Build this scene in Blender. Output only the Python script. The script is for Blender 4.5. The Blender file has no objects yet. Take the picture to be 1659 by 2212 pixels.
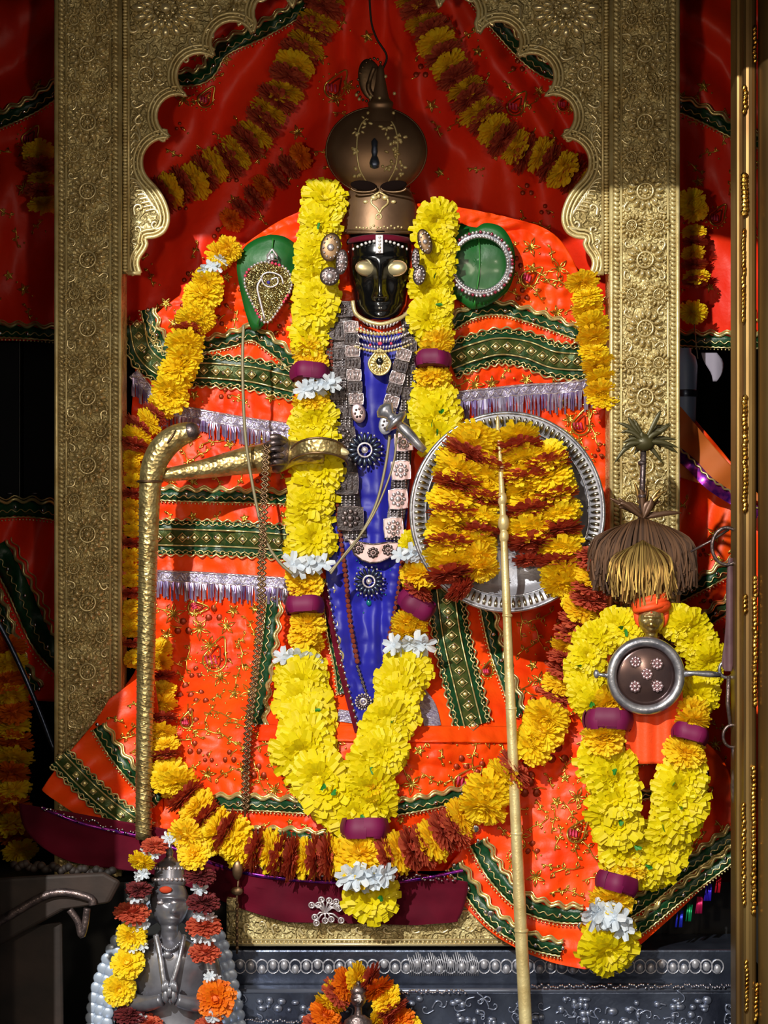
import bpy, bmesh, math, random
from mathutils import Vector, Matrix, noise
from mathutils.geometry import tessellate_polygon

# ------------------------------------------------------------------ camera, world, lights
U = 0.0007            # metres per working unit
CD = 4000.0           # camera distance from the shrine's front plane
CX, CY = 829.5, 1106.0
ZC = 1.30
sc = bpy.context.scene
C = sc.collection

def O(x, y, d=0.0):
    return Vector(((x-CX)*U, d*U, ZC-(y-CY)*U))
def P(x, y, d=0.0):
    k = (CD+d)/CD
    return Vector(((x-CX)*k*U, d*U, ZC-(y-CY)*k*U))

cam_d = bpy.data.cameras.new('camera')
cam = bpy.data.objects.new('camera', cam_d); C.objects.link(cam)
cam.location = (0, -CD*U, ZC); cam.rotation_euler = (math.pi/2, 0, 0)
cam_d.sensor_fit = 'HORIZONTAL'; cam_d.sensor_width = 36
cam_d.lens = 36*CD/1659.0
cam_d.clip_start = 0.05
sc.camera = cam

w = bpy.data.worlds.new('world'); sc.world = w; w.use_nodes = True
w.node_tree.nodes['Background'].inputs[0].default_value = (1.0, 0.9, 0.78, 1)
w.node_tree.nodes['Background'].inputs[1].default_value = 0.30

def lamp(name, loc, power, col, size=0.05, kind='POINT'):
    l = bpy.data.lights.new(name, kind); l.energy = power; l.color = col
    if kind == 'POINT': l.shadow_soft_size = size
    else:
        l.size = size
    o = bpy.data.objects.new(name, l); C.objects.link(o); o.location = loc
    if kind != 'POINT':
        o.rotation_euler = (O(800, 900, 0)-Vector(loc)).to_track_quat('-Z', 'Y').to_euler()
    return o
lamp('key_lamp', O(-783, -1153, -5000), 660, (1.0, 0.97, 0.90), 0.03)
lamp('hall_lamp_left', O(230, 930, -3300), 24, (1.0, 0.80, 0.58), 0.05)
lamp('hall_lamp_right', O(1500, 900, -3300), 12, (1.0, 0.84, 0.66), 0.05)

sc.view_settings.view_transform = 'Standard'
sc.view_settings.look = 'None'
sc.view_settings.gamma = 1
sc.view_settings.use_curve_mapping = False
sc.view_settings.exposure = 0.0

R = random.Random(7)
PI = math.pi

# ------------------------------------------------------------------ materials
def srgb(r, g, b):
    f = lambda c: (c/255/12.92) if c/255 <= 0.04045 else ((c/255+0.055)/1.055)**2.4
    return (f(r), f(g), f(b), 1)
MATS = {}
def mat(name, rgb, rough=0.5, metal=0.0, rgb2=None, nscale=60, bump=0.0, bscale=200, btype='noise',
        island=0.0, sheen=0.0, trans=0.0, coat=0.0, spec=None, stretch=None):
    if name in MATS: return MATS[name]
    m = bpy.data.materials.new(name); m.use_nodes = True
    nt = m.node_tree; N = nt.nodes; L = nt.links
    b = N['Principled BSDF']; out = N['Material Output']
    col = srgb(*rgb)
    b.inputs['Base Color'].default_value = col
    b.inputs['Roughness'].default_value = rough; b.inputs['Metallic'].default_value = metal
    if spec is not None: b.inputs['Specular IOR Level'].default_value = spec
    if sheen: b.inputs['Sheen Weight'].default_value = sheen
    if coat: b.inputs['Coat Weight'].default_value = coat; b.inputs['Coat Roughness'].default_value = 0.15
    tc = N.new('ShaderNodeTexCoord')
    vec = tc.outputs['Object']
    if stretch:
        mp = N.new('ShaderNodeMapping'); mp.inputs['Scale'].default_value = stretch
        L.new(vec, mp.inputs['Vector']); vec = mp.outputs['Vector']
    last = None
    if rgb2 is not None:
        mx = N.new('ShaderNodeMix'); mx.data_type = 'RGBA'
        mx.inputs[6].default_value = col; mx.inputs[7].default_value = srgb(*rgb2)
        if island:
            g = N.new('ShaderNodeNewGeometry')
            L.new(g.outputs['Random Per Island'], mx.inputs[0])
        else:
            n = N.new('ShaderNodeTexNoise'); n.inputs['Scale'].default_value = nscale
            n.inputs['Detail'].default_value = 4
            L.new(vec, n.inputs['Vector'])
            cr = N.new('ShaderNodeMapRange'); cr.inputs[1].default_value = 0.35; cr.inputs[2].default_value = 0.65
            L.new(n.outputs[0], cr.inputs[0]); L.new(cr.outputs[0], mx.inputs[0])
        L.new(mx.outputs[2], b.inputs['Base Color']); last = mx.outputs[2]
    if bump:
        if btype == 'noise':
            t = N.new('ShaderNodeTexNoise'); t.inputs['Scale'].default_value = bscale; t.inputs['Detail'].default_value = 3
            h = t.outputs[0]
        elif btype == 'vor':
            t = N.new('ShaderNodeTexVoronoi'); t.inputs['Scale'].default_value = bscale; h = t.outputs['Distance']
        elif btype == 'emboss':
            n0 = N.new('ShaderNodeTexNoise'); n0.inputs['Scale'].default_value = bscale*0.6
            L.new(vec, n0.inputs['Vector'])
            mul = N.new('ShaderNodeMath'); mul.operation = 'MULTIPLY'; mul.inputs[1].default_value = 30
            L.new(n0.outputs[0], mul.inputs[0])
            t = N.new('ShaderNodeMath'); t.operation = 'SINE'; L.new(mul.outputs[0], t.inputs[0]); h = t.outputs[0]
        elif btype == 'wave':
            t = N.new('ShaderNodeTexWave'); t.inputs['Scale'].default_value = bscale; t.inputs['Distortion'].default_value = 2
            h = t.outputs['Fac'] if 'Fac' in t.outputs else t.outputs[1]
        if btype != 'emboss': L.new(vec, t.inputs['Vector'])
        bp = N.new('ShaderNodeBump'); bp.inputs['Strength'].default_value = bump; bp.inputs['Distance'].default_value = 0.002
        L.new(h, bp.inputs['Height']); L.new(bp.outputs[0], b.inputs['Normal'])
    if trans:
        tr = N.new('ShaderNodeBsdfTranslucent'); tr.inputs[0].default_value = col
        if last: L.new(last, tr.inputs[0])
        ms = N.new('ShaderNodeMixShader'); ms.inputs[0].default_value = trans
        L.new(b.outputs[0], ms.inputs[1]); L.new(tr.outputs[0], ms.inputs[2]); L.new(ms.outputs[0], out.inputs[0])
    MATS[name] = m
    return m

GOLD = mat('gold_embossed', (236, 220, 160), 0.42, 0.3, (178, 156, 100), 40, 1.0, 110, 'emboss')
GOLDS = mat('gold_plain', (232, 216, 158), 0.38, 0.4, (200, 176, 116), 30, 0.25, 260)
GOLDR = mat('gold_rosette', (244, 228, 176), 0.26, 0.65)
BRASS = mat('brass_engraved', (206, 188, 130), 0.36, 0.85, (160, 136, 86), 60, 0.5, 190, 'vor')
BRASSD = mat('brass_dull', (150, 122, 92), 0.42, 0.9, (112, 88, 66), 30, 0.15, 150)
CROWN = mat('crown_bronze', (146, 116, 88), 0.46, 0.75, (118, 90, 68), 14, 0.06, 120)
SILV = mat('silver_bright', (220, 222, 230), 0.28, 0.85, (150, 152, 164), 60, 0.2, 200)
SILVB = mat('silver_brushed', (184, 186, 196), 0.34, 0.5, (158, 158, 168), 8, 0.1, 300)
SILVD = mat('silver_dark', (98, 108, 128), 0.3, 0.8, (60, 66, 84), 14, 0.5, 60)
SILVJ = mat('silver_jewel', (236, 228, 232), 0.28, 0.75)
TARN = mat('silver_tarnished', (134, 118, 116), 0.36, 0.8, (84, 74, 76), 90, 0.4, 300)
PEARL = mat('pearl', (245, 240, 240), 0.15, 0.3, coat=0.6)
SILVF = mat('figurine_silver', (168, 170, 180), 0.3, 0.6, (110, 110, 120), 18, 0.1, 110)
PLATED = mat('dark_link_plate', (70, 62, 62), 0.36, 0.5, (44, 38, 42), 90, 0.4, 300)
DKMAR = mat('maroon_petals', (120, 38, 40), 0.7, 0.0, (84, 22, 30), island=1)
BLACK = mat('black_stone', (12, 12, 13), 0.16, 0.0, coat=0.8)
EYE = mat('eye_metal', (232, 216, 168), 0.34, 0.75)
ORANGE = mat('orange_satin', (255, 84, 8), 0.46, 0.0, (252, 58, 5), 12, 0.7, 60, spec=0.35)
REDC = mat('red_orange_satin', (255, 58, 22), 0.45, 0.0, (244, 44, 18), 6, 0.7, 50, spec=0.35)
GREEN = mat('green_satin', (12, 72, 38), 0.40, 0.0, (6, 50, 26), 60, 0.4, 160)
OLIVE = mat('olive_gold_brocade', (84, 92, 40), 0.42, 0.35, (40, 72, 34), 70, 0.5, 240)
ZARI = mat('gold_thread', (236, 206, 96), 0.30, 0.9)
ZARIW = mat('pale_gold_thread', (232, 216, 150), 0.35, 0.75)
COPPER = mat('copper_thread', (150, 50, 14), 0.4, 0.4)
PINK = mat('pink_thread', (214, 60, 96), 0.5)
TEAL = mat('teal_bead', (10, 110, 120), 0.2, coat=0.5)
SEQ = mat('mirror_sequin', (240, 238, 245), 0.08, 1.0)
LACE = mat('silver_lace', (206, 200, 222), 0.34, 0.55, (150, 140, 176), 200, 0.9, 330)
FRINGE = mat('silver_fringe', (206, 200, 226), 0.28, 0.65, (140, 120, 190), island=1)
BLUE = mat('blue_silk', (24, 26, 168), 0.5, 0.0, (16, 16, 130), 8, 0.2, 60, sheen=0.2)
MAROON = mat('maroon_velvet', (104, 8, 36), 0.8, 0.0, (80, 5, 28), 12, 0.2, 100, sheen=0.04, spec=0.15)
PURPLE = mat('purple_foil', (70, 30, 140), 0.25, 0.8, (190, 60, 170), 120)
YEL = mat('yellow_petals', (244, 230, 2), 0.55, 0.0, (232, 212, 0), island=1, trans=0.25)
AMB = mat('amber_petals', (255, 232, 44), 0.6, 0.0, (255, 212, 22), island=1, trans=0.32)
AMBY = mat('golden_petals', (255, 236, 40), 0.6, 0.0, (255, 220, 20), island=1, trans=0.32)
RUST = mat('rust_petals', (222, 108, 72), 0.7, 0.0, (190, 72, 52), island=1, trans=0.25)
ORM = mat('orange_petals', (244, 134, 8), 0.6, 0.0, (226, 104, 2), island=1, trans=0.2)
ROSE = mat('rose_petals', (128, 4, 78), 0.6, 0.0, (92, 2, 52), island=1, trans=0.1)
WHITE = mat('white_petals', (240, 244, 248), 0.5, 0.0, (216, 228, 240), island=1, trans=0.25)
LEAFM = mat('leaf_green', (26, 104, 40), 0.38, 0.0, (14, 76, 30), 14, 0.3, 60, coat=0.3)
LEAFB = mat('leaf_bits', (40, 130, 40), 0.5)
BEAD = mat('rudraksha_bead', (164, 70, 44), 0.6, 0.0, (120, 44, 30), 200, 0.6, 500)
THREAD = mat('pale_cord', (150, 140, 110), 0.5, 0.3)
DARKW = mat('dark_wall', (26, 27, 26), 0.6, 0.0, (14, 14, 15), 3)
PANEL = mat('dark_panel', (30, 34, 38), 0.3, 0.0, (20, 22, 24), 3)
BWOOD = mat('brown_wood', (50, 36, 30), 0.7, 0.0, (22, 16, 14), 14, 0.4, 40)
HAIR = mat('brown_fibre', (104, 72, 48), 0.36, 0.4, (66, 44, 30), island=1)
HAIRG = mat('gold_fibre', (206, 172, 96), 0.28, 0.8, (110, 76, 42), island=1)
FEATH = mat('feather_green', (40, 50, 30), 0.4, 0.3, (84, 74, 40), island=1)
TURB = mat('orange_turban', (250, 84, 30), 0.6, 0.0, bump=0.3, bscale=200)
ORCL = mat('tan_orange_cloth', (206, 110, 30), 0.7, 0.0, (180, 84, 26), 8, 0.2, 40)
BLUEP = mat('pale_blue_plastic', (150, 178, 220), 0.4)
GREYC = mat('grey_cloth', (150, 144, 160), 0.7)
GLASS = mat('smoky_disc', (110, 84, 78), 0.22, 0.7, (70, 54, 58), 20, coat=0.5)
PILLAR = mat('antique_gold', (150, 124, 74), 0.42, 0.85, (104, 76, 44), 9, 0.3, 40, stretch=(1, 1, .25))
FOIL = mat('gold_foil', (236, 190, 90), 0.25, 1.0, (160, 100, 30), 60, 1.0, 160)
MAUVE = mat('mauve_ribbon', (104, 74, 80), 0.6, 0.0, (80, 54, 60), 40)
SILBLU = mat('silver_blue_scale', (190, 206, 228), 0.34, 0.35)
KUM = mat('vermilion', (190, 60, 20), 0.8)

# ------------------------------------------------------------------ mesh builder
class MB:
    def __init__(s): s.v = []; s.f = []; s.m = []
    def add(s, vs, fs, mi=0):
        o = len(s.v); s.v += [Vector(q) for q in vs]; s.f += [tuple(i+o for i in f) for f in fs]; s.m += [mi]*len(fs)
    def grid(s, fn, nu, nv, mi=0, closeu=False):
        vs = [fn(i/(nu), j/(nv)) for j in range(nv+1) for i in range(nu+(0 if closeu else 1))]
        n = nu if closeu else nu+1
        fs = []
        for j in range(nv):
            for i in range(nu):
                a = j*n+i; b = j*n+(i+1) % n if closeu else j*n+i+1
                fs.append((a, b, b+n, a+n))
        s.add(vs, fs, mi)
    def tube(s, pts, r, n=6, mi=0, flat=1.0, closed=False):
        pts = [Vector(p) for p in pts]; k = len(pts)
        if k < 2: return
        rr = r if isinstance(r, (list, tuple)) else [r]*k
        vs = []; fs = []; nrm = None
        for i in range(k):
            a = pts[i-1] if (i > 0 or closed) else pts[i]; b = pts[(i+1) % k] if (i < k-1 or closed) else pts[i]
            t = (b-a)
            t = t.normalized() if t.length > 1e-9 else Vector((0, 0, 1))
            if nrm is None:
                nrm = Vector((0, -1, 0)).cross(t)
                if nrm.length < 1e-3: nrm = Vector((1, 0, 0)).cross(t)
                nrm.normalize()
            else:
                nrm = nrm - t*nrm.dot(t)
                if nrm.length < 1e-6: nrm = Vector((1, 0, 0)).cross(t)
                nrm.normalize()
            bn = t.cross(nrm)
            for j in range(n):
                q = 2*PI*j/n
                vs.append(pts[i]+nrm*math.cos(q)*rr[i]+bn*math.sin(q)*rr[i]*flat)
        m = k if closed else k-1
        for i in range(m):
            for j in range(n):
                a = i*n+j; b = i*n+(j+1) % n; c = ((i+1) % k)*n
                fs.append((a, b, c+(j+1) % n, c+j))
        if not closed:
            fs.append(tuple(range(n-1, -1, -1))); fs.append(tuple((k-1)*n+j for j in range(n)))
        s.add(vs, fs, mi)
    def ell(s, c, r, M=None, nu=10, nv=6, mi=0, half=False):
        c = Vector(c); r = Vector(r) if hasattr(r, '__len__') else Vector((r, r, r))
        top = PI/2 if half else PI
        vs = []
        for j in range(nv+1):
            a = top*j/nv
            for i in range(nu):
                b = 2*PI*i/nu
                q = Vector((math.sin(a)*math.cos(b)*r.x, math.sin(a)*math.sin(b)*r.y, math.cos(a)*r.z))
                if M is not None: q = M @ q
                vs.append(c+q)
        fs = []
        for j in range(nv):
            for i in range(nu):
                a = j*nu+i; b = j*nu+(i+1) % nu
                fs.append((a, a+nu, b+nu, b))
        s.add(vs, fs, mi)
    def lathe(s, prof, c, axis=(0, 0, 1), n=24, mi=0, sx=1.0, sy=1.0):
        ax = Vector(axis).normalized(); q = Vector((0, 0, 1)).rotation_difference(ax).to_matrix(); c = Vector(c)
        vs = [c+q@Vector((r*math.cos(2*PI*i/n)*sx, r*math.sin(2*PI*i/n)*sy, h)) for r, h in prof for i in range(n)]
        fs = [(j*n+i, j*n+(i+1) % n, (j+1)*n+(i+1) % n, (j+1)*n+i) for j in range(len(prof)-1) for i in range(n)]
        s.add(vs, fs, mi)
    def box(s, a, b, mi=0):
        x0, y0, z0 = a; x1, y1, z1 = b
        vs = [(x0, y0, z0), (x1, y0, z0), (x1, y1, z0), (x0, y1, z0), (x0, y0, z1), (x1, y0, z1), (x1, y1, z1), (x0, y1, z1)]
        s.add(vs, [(0, 3, 2, 1), (4, 5, 6, 7), (0, 1, 5, 4), (1, 2, 6, 5), (2, 3, 7, 6), (3, 0, 4, 7)], mi)
    def prism(s, poly, d0, d1, mi=0, fn=None):
        fn = fn or P
        f = [fn(x, y, d0) for x, y in poly]; b = [fn(x, y, d1) for x, y in poly]; n = len(poly)
        tri = tessellate_polygon([[Vector((x, y, 0)) for x, y in poly]])
        fs = [tuple(t) for t in tri]+[tuple(i+n for i in reversed(t)) for t in tri]
        fs += [(i, (i+1) % n, (i+1) % n+n, i+n) for i in range(n)]
        s.add(f+b, fs, mi)
    def build(s, name, mats, parent=None, smooth=True, origin=None, recalc=True):
        if not isinstance(mats, (list, tuple)): mats = [mats]
        if parent is not None: org = wloc(parent)
        elif origin is not None: org = Vector(origin)
        else:
            xs = [v.x for v in s.v]; ys = [v.y for v in s.v]; zs = [v.z for v in s.v]
            org = Vector(((min(xs)+max(xs))/2, (min(ys)+max(ys))/2, min(zs)))
        me = bpy.data.meshes.new(name)
        me.from_pydata([v-org for v in s.v], [], s.f)
        for m in mats: me.materials.append(m)
        if len(mats) > 1: me.polygons.foreach_set('material_index', s.m)
        if recalc:
            bm = bmesh.new(); bm.from_mesh(me); bmesh.ops.recalc_face_normals(bm, faces=bm.faces); bm.to_mesh(me); bm.free()
        me.polygons.foreach_set('use_smooth', [smooth]*len(me.polygons)); me.update()
        o = bpy.data.objects.new(name, me); C.objects.link(o)
        if parent is not None: o.parent = parent
        else: o.location = org
        return o
WL = {}
def wloc(o):
    l = Vector(o.location)
    while o.parent is not None:
        o = o.parent; l = l+Vector(o.location)
    return l
def tag(o, label=None, cat=None, group=None, kind=None):
    if label: o['label'] = label
    if cat: o['category'] = cat
    if group: o['group'] = group
    if kind: o['kind'] = kind
    return o
def thing(name, label, cat, loc, group=None):
    o = bpy.data.objects.new(name, None); C.objects.link(o); o.location = loc; o.empty_display_size = 0.02
    return tag(o, label, cat, group)
def bevel(o, wdt, seg=2):
    m = o.modifiers.new('bevel', 'BEVEL'); m.width = wdt; m.segments = seg; m.limit_method = 'ANGLE'; m.angle_limit = 0.7
    return o
def solid(o, t):
    m = o.modifiers.new('solid', 'SOLIDIFY'); m.thickness = t; m.offset = 0
    return o
def cr(pts, n=8):
    """Catmull-Rom through tuples of any size."""
    out = []
    k = len(pts)
    if k < 3: n = max(n, 2)
    for i in range(k-1):
        p0 = pts[max(i-1, 0)]; p1 = pts[i]; p2 = pts[i+1]; p3 = pts[min(i+2, k-1)]
        for j in range(n):
            t = j/n
            out.append(tuple(0.5*((2*b)+(c-a)*t+(2*a-5*b+4*c-d)*t*t+(-a+3*b-3*c+d)*t*t*t) for a, b, c, d in zip(p0, p1, p2, p3)))
    out.append(tuple(pts[-1])); return out
def resample(pts, step):
    out = [pts[0]]; acc = 0.0
    for a, b in zip(pts, pts[1:]):
        L = math.hypot(b[0]-a[0], b[1]-a[1])
        if L < 1e-6: continue
        pos = 0.0
        while acc+(L-pos) >= step:
            pos += step-acc; acc = 0.0; t = pos/L
            out.append(tuple(x+(y-x)*t for x, y in zip(a, b)))
        acc += L-pos
    if math.hypot(out[-1][0]-pts[-1][0], out[-1][1]-pts[-1][1]) > step*0.4: out.append(tuple(pts[-1]))
    return out
def sm(a, b, x):
    t = min(1, max(0, (x-a)/(b-a))); return t*t*(3-2*t)
def nz(x, y, s=0.0): return noise.noise(Vector((x, y, s)))
def norms(p):
    out = []
    for i in range(len(p)):
        a = p[max(i-1, 0)]; b = p[min(i+1, len(p)-1)]
        dx, dy = b[0]-a[0], b[1]-a[1]; l = math.hypot(dx, dy) or 1
        out.append((-dy/l, dx/l))
    return out

# ------------------------------------------------------------------ the room
def struct(name, a, b, m):
    k = MB(); k.box(a, b); o = k.build(name, m, smooth=False); return tag(o, kind='structure')
zf = 0.0; zt = 2.6
struct('floor', (-1.9, -3.6, -0.05), (1.9, 0.75, 0.0), BWOOD)
struct('ceiling', (-1.9, -0.9, zt), (1.9, 0.75, zt+0.05), DARKW)
struct('wall_back', (-1.9, 0.70, 0.0), (1.9, 0.75, zt), DARKW)
struct('wall_left', (-1.9, -0.9, 0.0), (-1.85, 0.70, zt), DARKW)
struct('wall_right', (1.85, -0.9, 0.0), (1.9, 0.70, zt), DARKW)
# front wall with the sanctum doorway the photograph looks through
dl = O(126, 0).x; dr = O(1620, 0).x; dt = O(0, 172).z
fy0, fy1 = -750*U, -650*U
fw = MB()
fw.box((-1.9, fy0, 0), (dl, fy1, zt)); fw.box((dr, fy0, 0), (1.9, fy1, zt)); fw.box((dl, fy0, dt), (dr, fy1, zt))
tag(fw.build('wall_front', DARKW, smooth=False), kind='structure')

# ------------------------------------------------------------------ cloth depth fields
def robe_d(x, y):
    t = min(1, max(0, (y-450)/1300))
    b = math.exp(-((x-800)/(270+60*t))**2)
    d = 120-b*(105+45*t)
    f = 165*sm(1380, 1640, y)
    d -= f
    fold = 16*nz(x/150, y/48, 1)+9*(1-2*abs(nz(x/60+nz(x/90, y/90, 7), y/36, 5)))+5*(1-2*abs(nz(x/28, y/24, 9)))
    vert = sm(1230, 1330, y)
    fold = fold*(1-0.4*vert)+9*vert*nz(x/60, y/170, 3)
    return d+fold
def back_d(x, y):
    a = math.atan2(x-815, y+330); r = math.hypot(x-815, y+330)
    f = 26*math.sin(a*34+3*nz(x/200, y/260, 2))*min(1, r/700)+14*nz(x/70, y/110, 4)+6*nz(x/25, y/60, 6)
    return 255+f*0.8
def sheet(rows, dfn, nx=60, ny=60):
    """rows of (xl,yl,xr,yr) from top to bottom"""
    rr = cr(rows, 8); m = MB()
    def fn(u, v):
        q = v*(len(rr)-1); i = min(int(q), len(rr)-2); t = q-i
        xl, yl, xr, yr = [a+(b-a)*t for a, b in zip(rr[i], rr[i+1])]
        x = xl+(xr-xl)*u; y = yl+(yr-yl)*u
        return P(x, y, dfn(x, y))
    m.grid(fn, nx, ny); return m

def ribbon(m, path, wdt, dfn, off, na=3, mi=0, wav=0.0, lam=30):
    p = resample(path, 7); nn = norms(p)
    ws = wdt if callable(wdt) else (lambda s: wdt)
    L = len(p)
    vs = []; fs = []
    for i, (q, n) in enumerate(zip(p, nn)):
        for j in range(na+1):
            s = (j/na-0.5)*ws(i/(L-1))
            x = q[0]+n[0]*s; y = q[1]+n[1]*s
            if j in (0, na): y += wav*math.sin(i*7/lam*2*PI)
            vs.append(P(x, y, dfn(x, y)-off-2*math.sin(PI*j/na)))
    for i in range(L-1):
        for j in range(na):
            a = i*(na+1)+j; fs.append((a, a+1, a+na+2, a+na+1))
    m.add(vs, fs, mi)
def wavy(m, path, lat, amp, lam, r, dfn, off, mi=0, n=5):
    p = resample(path, max(3.0, lam/7)); nn = norms(p); st = max(3.0, lam/7)
    pts = []
    for i, (q, k) in enumerate(zip(p, nn)):
        s = lat+amp*math.sin(i*st/lam*2*PI)
        x = q[0]+k[0]*s; y = q[1]+k[1]*s
        pts.append(P(x, y, dfn(x, y)-off))
    m.tube(pts, r*U, n, mi)
def dots(m, path, lat, step, r, dfn, off, mi=0, flat=0.5, jit=0):
    p = resample(path, step); nn = norms(p)
    for q, k in zip(p, nn):
        x = q[0]+k[0]*lat+R.uniform(-jit, jit); y = q[1]+k[1]*lat+R.uniform(-jit, jit)
        m.ell(P(x, y, dfn(x, y)-off), (r*U, r*U*flat, r*U), None, 6, 4, mi)

def trim(parent, path, width, dfn, style='thin', off=6, name='trim'):
    """green woven trim with gold edging: a part, with edging and sequins as its sub-parts"""
    path = cr(path, 8)
    m = MB()
    if style == 'wide':
        ribbon(m, path, width, dfn, off, 6)
        b = m.build(name, GREEN, parent); solid(b, 2*U)
        k = MB()
        ribbon(k, path, width*0.40, dfn, off+5, 3)
        k.build('brocade_strip', OLIVE, b)
        e = MB()
        for s in (-1, 1):
            wavy(e, path, s*width*0.53, 3, 22, 2.2, dfn, off+3)
            wavy(e, path, s*width*0.24, 0, 20, 2.0, dfn, off+7)
            wavy(e, path, s*width*0.40, 2, 16, 1.4, dfn, off+5)
        # diamonds along the middle
        p = resample(path, 26); nn = norms(p)
        for q, n in zip(p, nn):
            dm = width*0.13
            loop = [(q[0]+math.cos(a)*dm*1.1, q[1]+math.sin(a)*dm) for a in [i*PI/2 for i in range(4)]]
            e.tube([P(x, y, dfn(x, y)-off-9) for x, y in loop], 1.8*U, 4, closed=True)
            e.ell(P(q[0], q[1], dfn(q[0], q[1])-off-9), (6*U, 2.5*U, 5*U), None, 6, 4)
        dots(e, path, -width*0.45, 9, 2.0, dfn, off+3); dots(e, path, width*0.45, 9, 2.0, dfn, off+3)
        e.build('gold_edging', ZARIW, b)
    else:
        ribbon(m, path, width, dfn, off, 3, wav=2.0, lam=34)
        b = m.build(name, GREEN, parent); solid(b, 2*U)
        e = MB()
        wavy(e, path, -width*0.62, 4, 36, 4.0, dfn, off+3)
        wavy(e, path, -width*0.86, 4, 36, 1.8, dfn, off+2)
        wavy(e, path, width*0.56, 0.8, 12, 2.2, dfn, off+3)
        wavy(e, path, width*0.10, 3, 20, 1.3, dfn, off+6)
        dots(e, path, width*0.75, 8, 2.0, dfn, off+2)
        e.build('gold_edging', ZARIW, b)
    s = MB(); dots(s, path, 0, 62, 4.5, dfn, off+8, jit=5)
    tag(s.build('sequins', SEQ, b), kind='stuff')
    return b

def lace(parent, path, band, fr, dfn, off=8):
    path = cr(path, 8)
    m = MB(); ribbon(m, path, band, dfn, off, 4)
    b = m.build('silver_lace', LACE, parent); solid(b, 2*U)
    f = MB()
    p = resample(path, 4.2); nn = norms(p)
    for i, (q, n) in enumerate(zip(p, nn)):
        L = fr*R.uniform(0.65, 1.1); x0 = q[0]; y0 = q[1]+band*0.4
        x1 = x0+R.uniform(-3, 3); y1 = y0+L; wd = R.uniform(1.4, 2.6)
        o1 = off+R.uniform(2, 8)
        f.add([P(x0-wd, y0, dfn(x0, y0)-o1), P(x0+wd, y0, dfn(x0, y0)-o1), P(x1+wd, (y0+y1)/2, dfn(x1, y1)-o1-4), P(x1-wd, (y0+y1)/2, dfn(x1, y1)-o1-2),
               P(x1+wd, y1, dfn(x1, y1)-o1+2), P(x1-wd, y1, dfn(x1, y1)-o1)], [(0, 1, 2, 3), (3, 2, 4, 5)])
    fo = f.build('fringe', FRINGE, b, smooth=False); fo['kind'] = 'stuff'
    e = MB(); wavy(e, path, -band*0.4, 1, 14, 1.8, dfn, off+4); wavy(e, path, band*0.4, 1, 14, 1.8, dfn, off+4)
    wavy(e, path, 0, band*0.2, 18, 1.2, dfn, off+4)
    e.build('silver_cord', SILVJ, b)
    return b

def inside(x, y, poly):
    c = False; j = len(poly)-1
    for i in range(len(poly)):
        xi, yi = poly[i]; xj, yj = poly[j]
        if (yi > y) != (yj > y) and x < (xj-xi)*(y-yi)/(yj-yi)+xi: c = not c
        j = i
    return c
def motif(m, kind, x, y, s, a, dfn, off=4):
    def T(pl, r, mi=0, closed=False):
        pts = []
        for u, v in pl:
            X = x+(u*math.cos(a)-v*math.sin(a))*s; Y = y+(u*math.sin(a)+v*math.cos(a))*s
            pts.append(P(X, Y, dfn(X, Y)-off))
        m.tube(pts, r*1.35*U, 4, mi, closed=closed)
    if kind == 'paisley':
        o = []
        for i in range(22):
            t = i/22*2*PI; rr = 0.55+0.12*math.cos(t)
            o.append((rr*math.cos(t)+0.5*max(0, math.sin(t))**3, rr*math.sin(t)*1.0+0.55*max(0, math.sin(t))**4))
        T([(p, -q) for p, q in o], 1.9, 0, True); T([(p*.6, -q*.6+.05) for p, q in o], 1.4, 1, True)
        for i in range(14):
            t = i/14*2*PI; X = x+math.cos(t)*s*.78; Y = y+math.sin(t)*s*.78
            m.ell(P(X, Y, dfn(X, Y)-off), (2.4*U, 1.5*U, 2.4*U), None, 5, 3, 0)
        for i in range(3):
            T([(-.3+.2*i, -.2), (-.2+.2*i, .2)], 2.2, 2)
    elif kind == 'flower':
        for k in range(5):
            t = k*2*PI/5
            T([(0, 0), (.45*math.cos(t-.3), .45*math.sin(t-.3)), (.8*math.cos(t), .8*math.sin(t)), (.45*math.cos(t+.3), .45*math.sin(t+.3)), (0, 0)], 1.3)
    elif kind == 'trefoil':
        for k in range(3):
            t = k*2*PI/3-PI/2; X = x+math.cos(t)*s*.5; Y = y+math.sin(t)*s*.5
            m.ell(P(X, Y, dfn(X, Y)-off), (s*.3*U, 2*U, s*.3*U), None, 7, 4, 1)
        T([(0, .1), (.1, .6), (0, 1.1)], 1.3)
    else:
        T([(-.9, .5), (-.3, .1), (.3, -.1), (.9, -.6)], 1.3)
        for u, v, d in ((-.5, .25, 1), (0, 0, -1), (.4, -.15, 1), (.9, -.6, -1)):
            T([(u, v), (u+.15, v+.2*d), (u+.1, v+.45*d), (u-.12, v+.25*d), (u, v)], 1.2)
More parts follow.
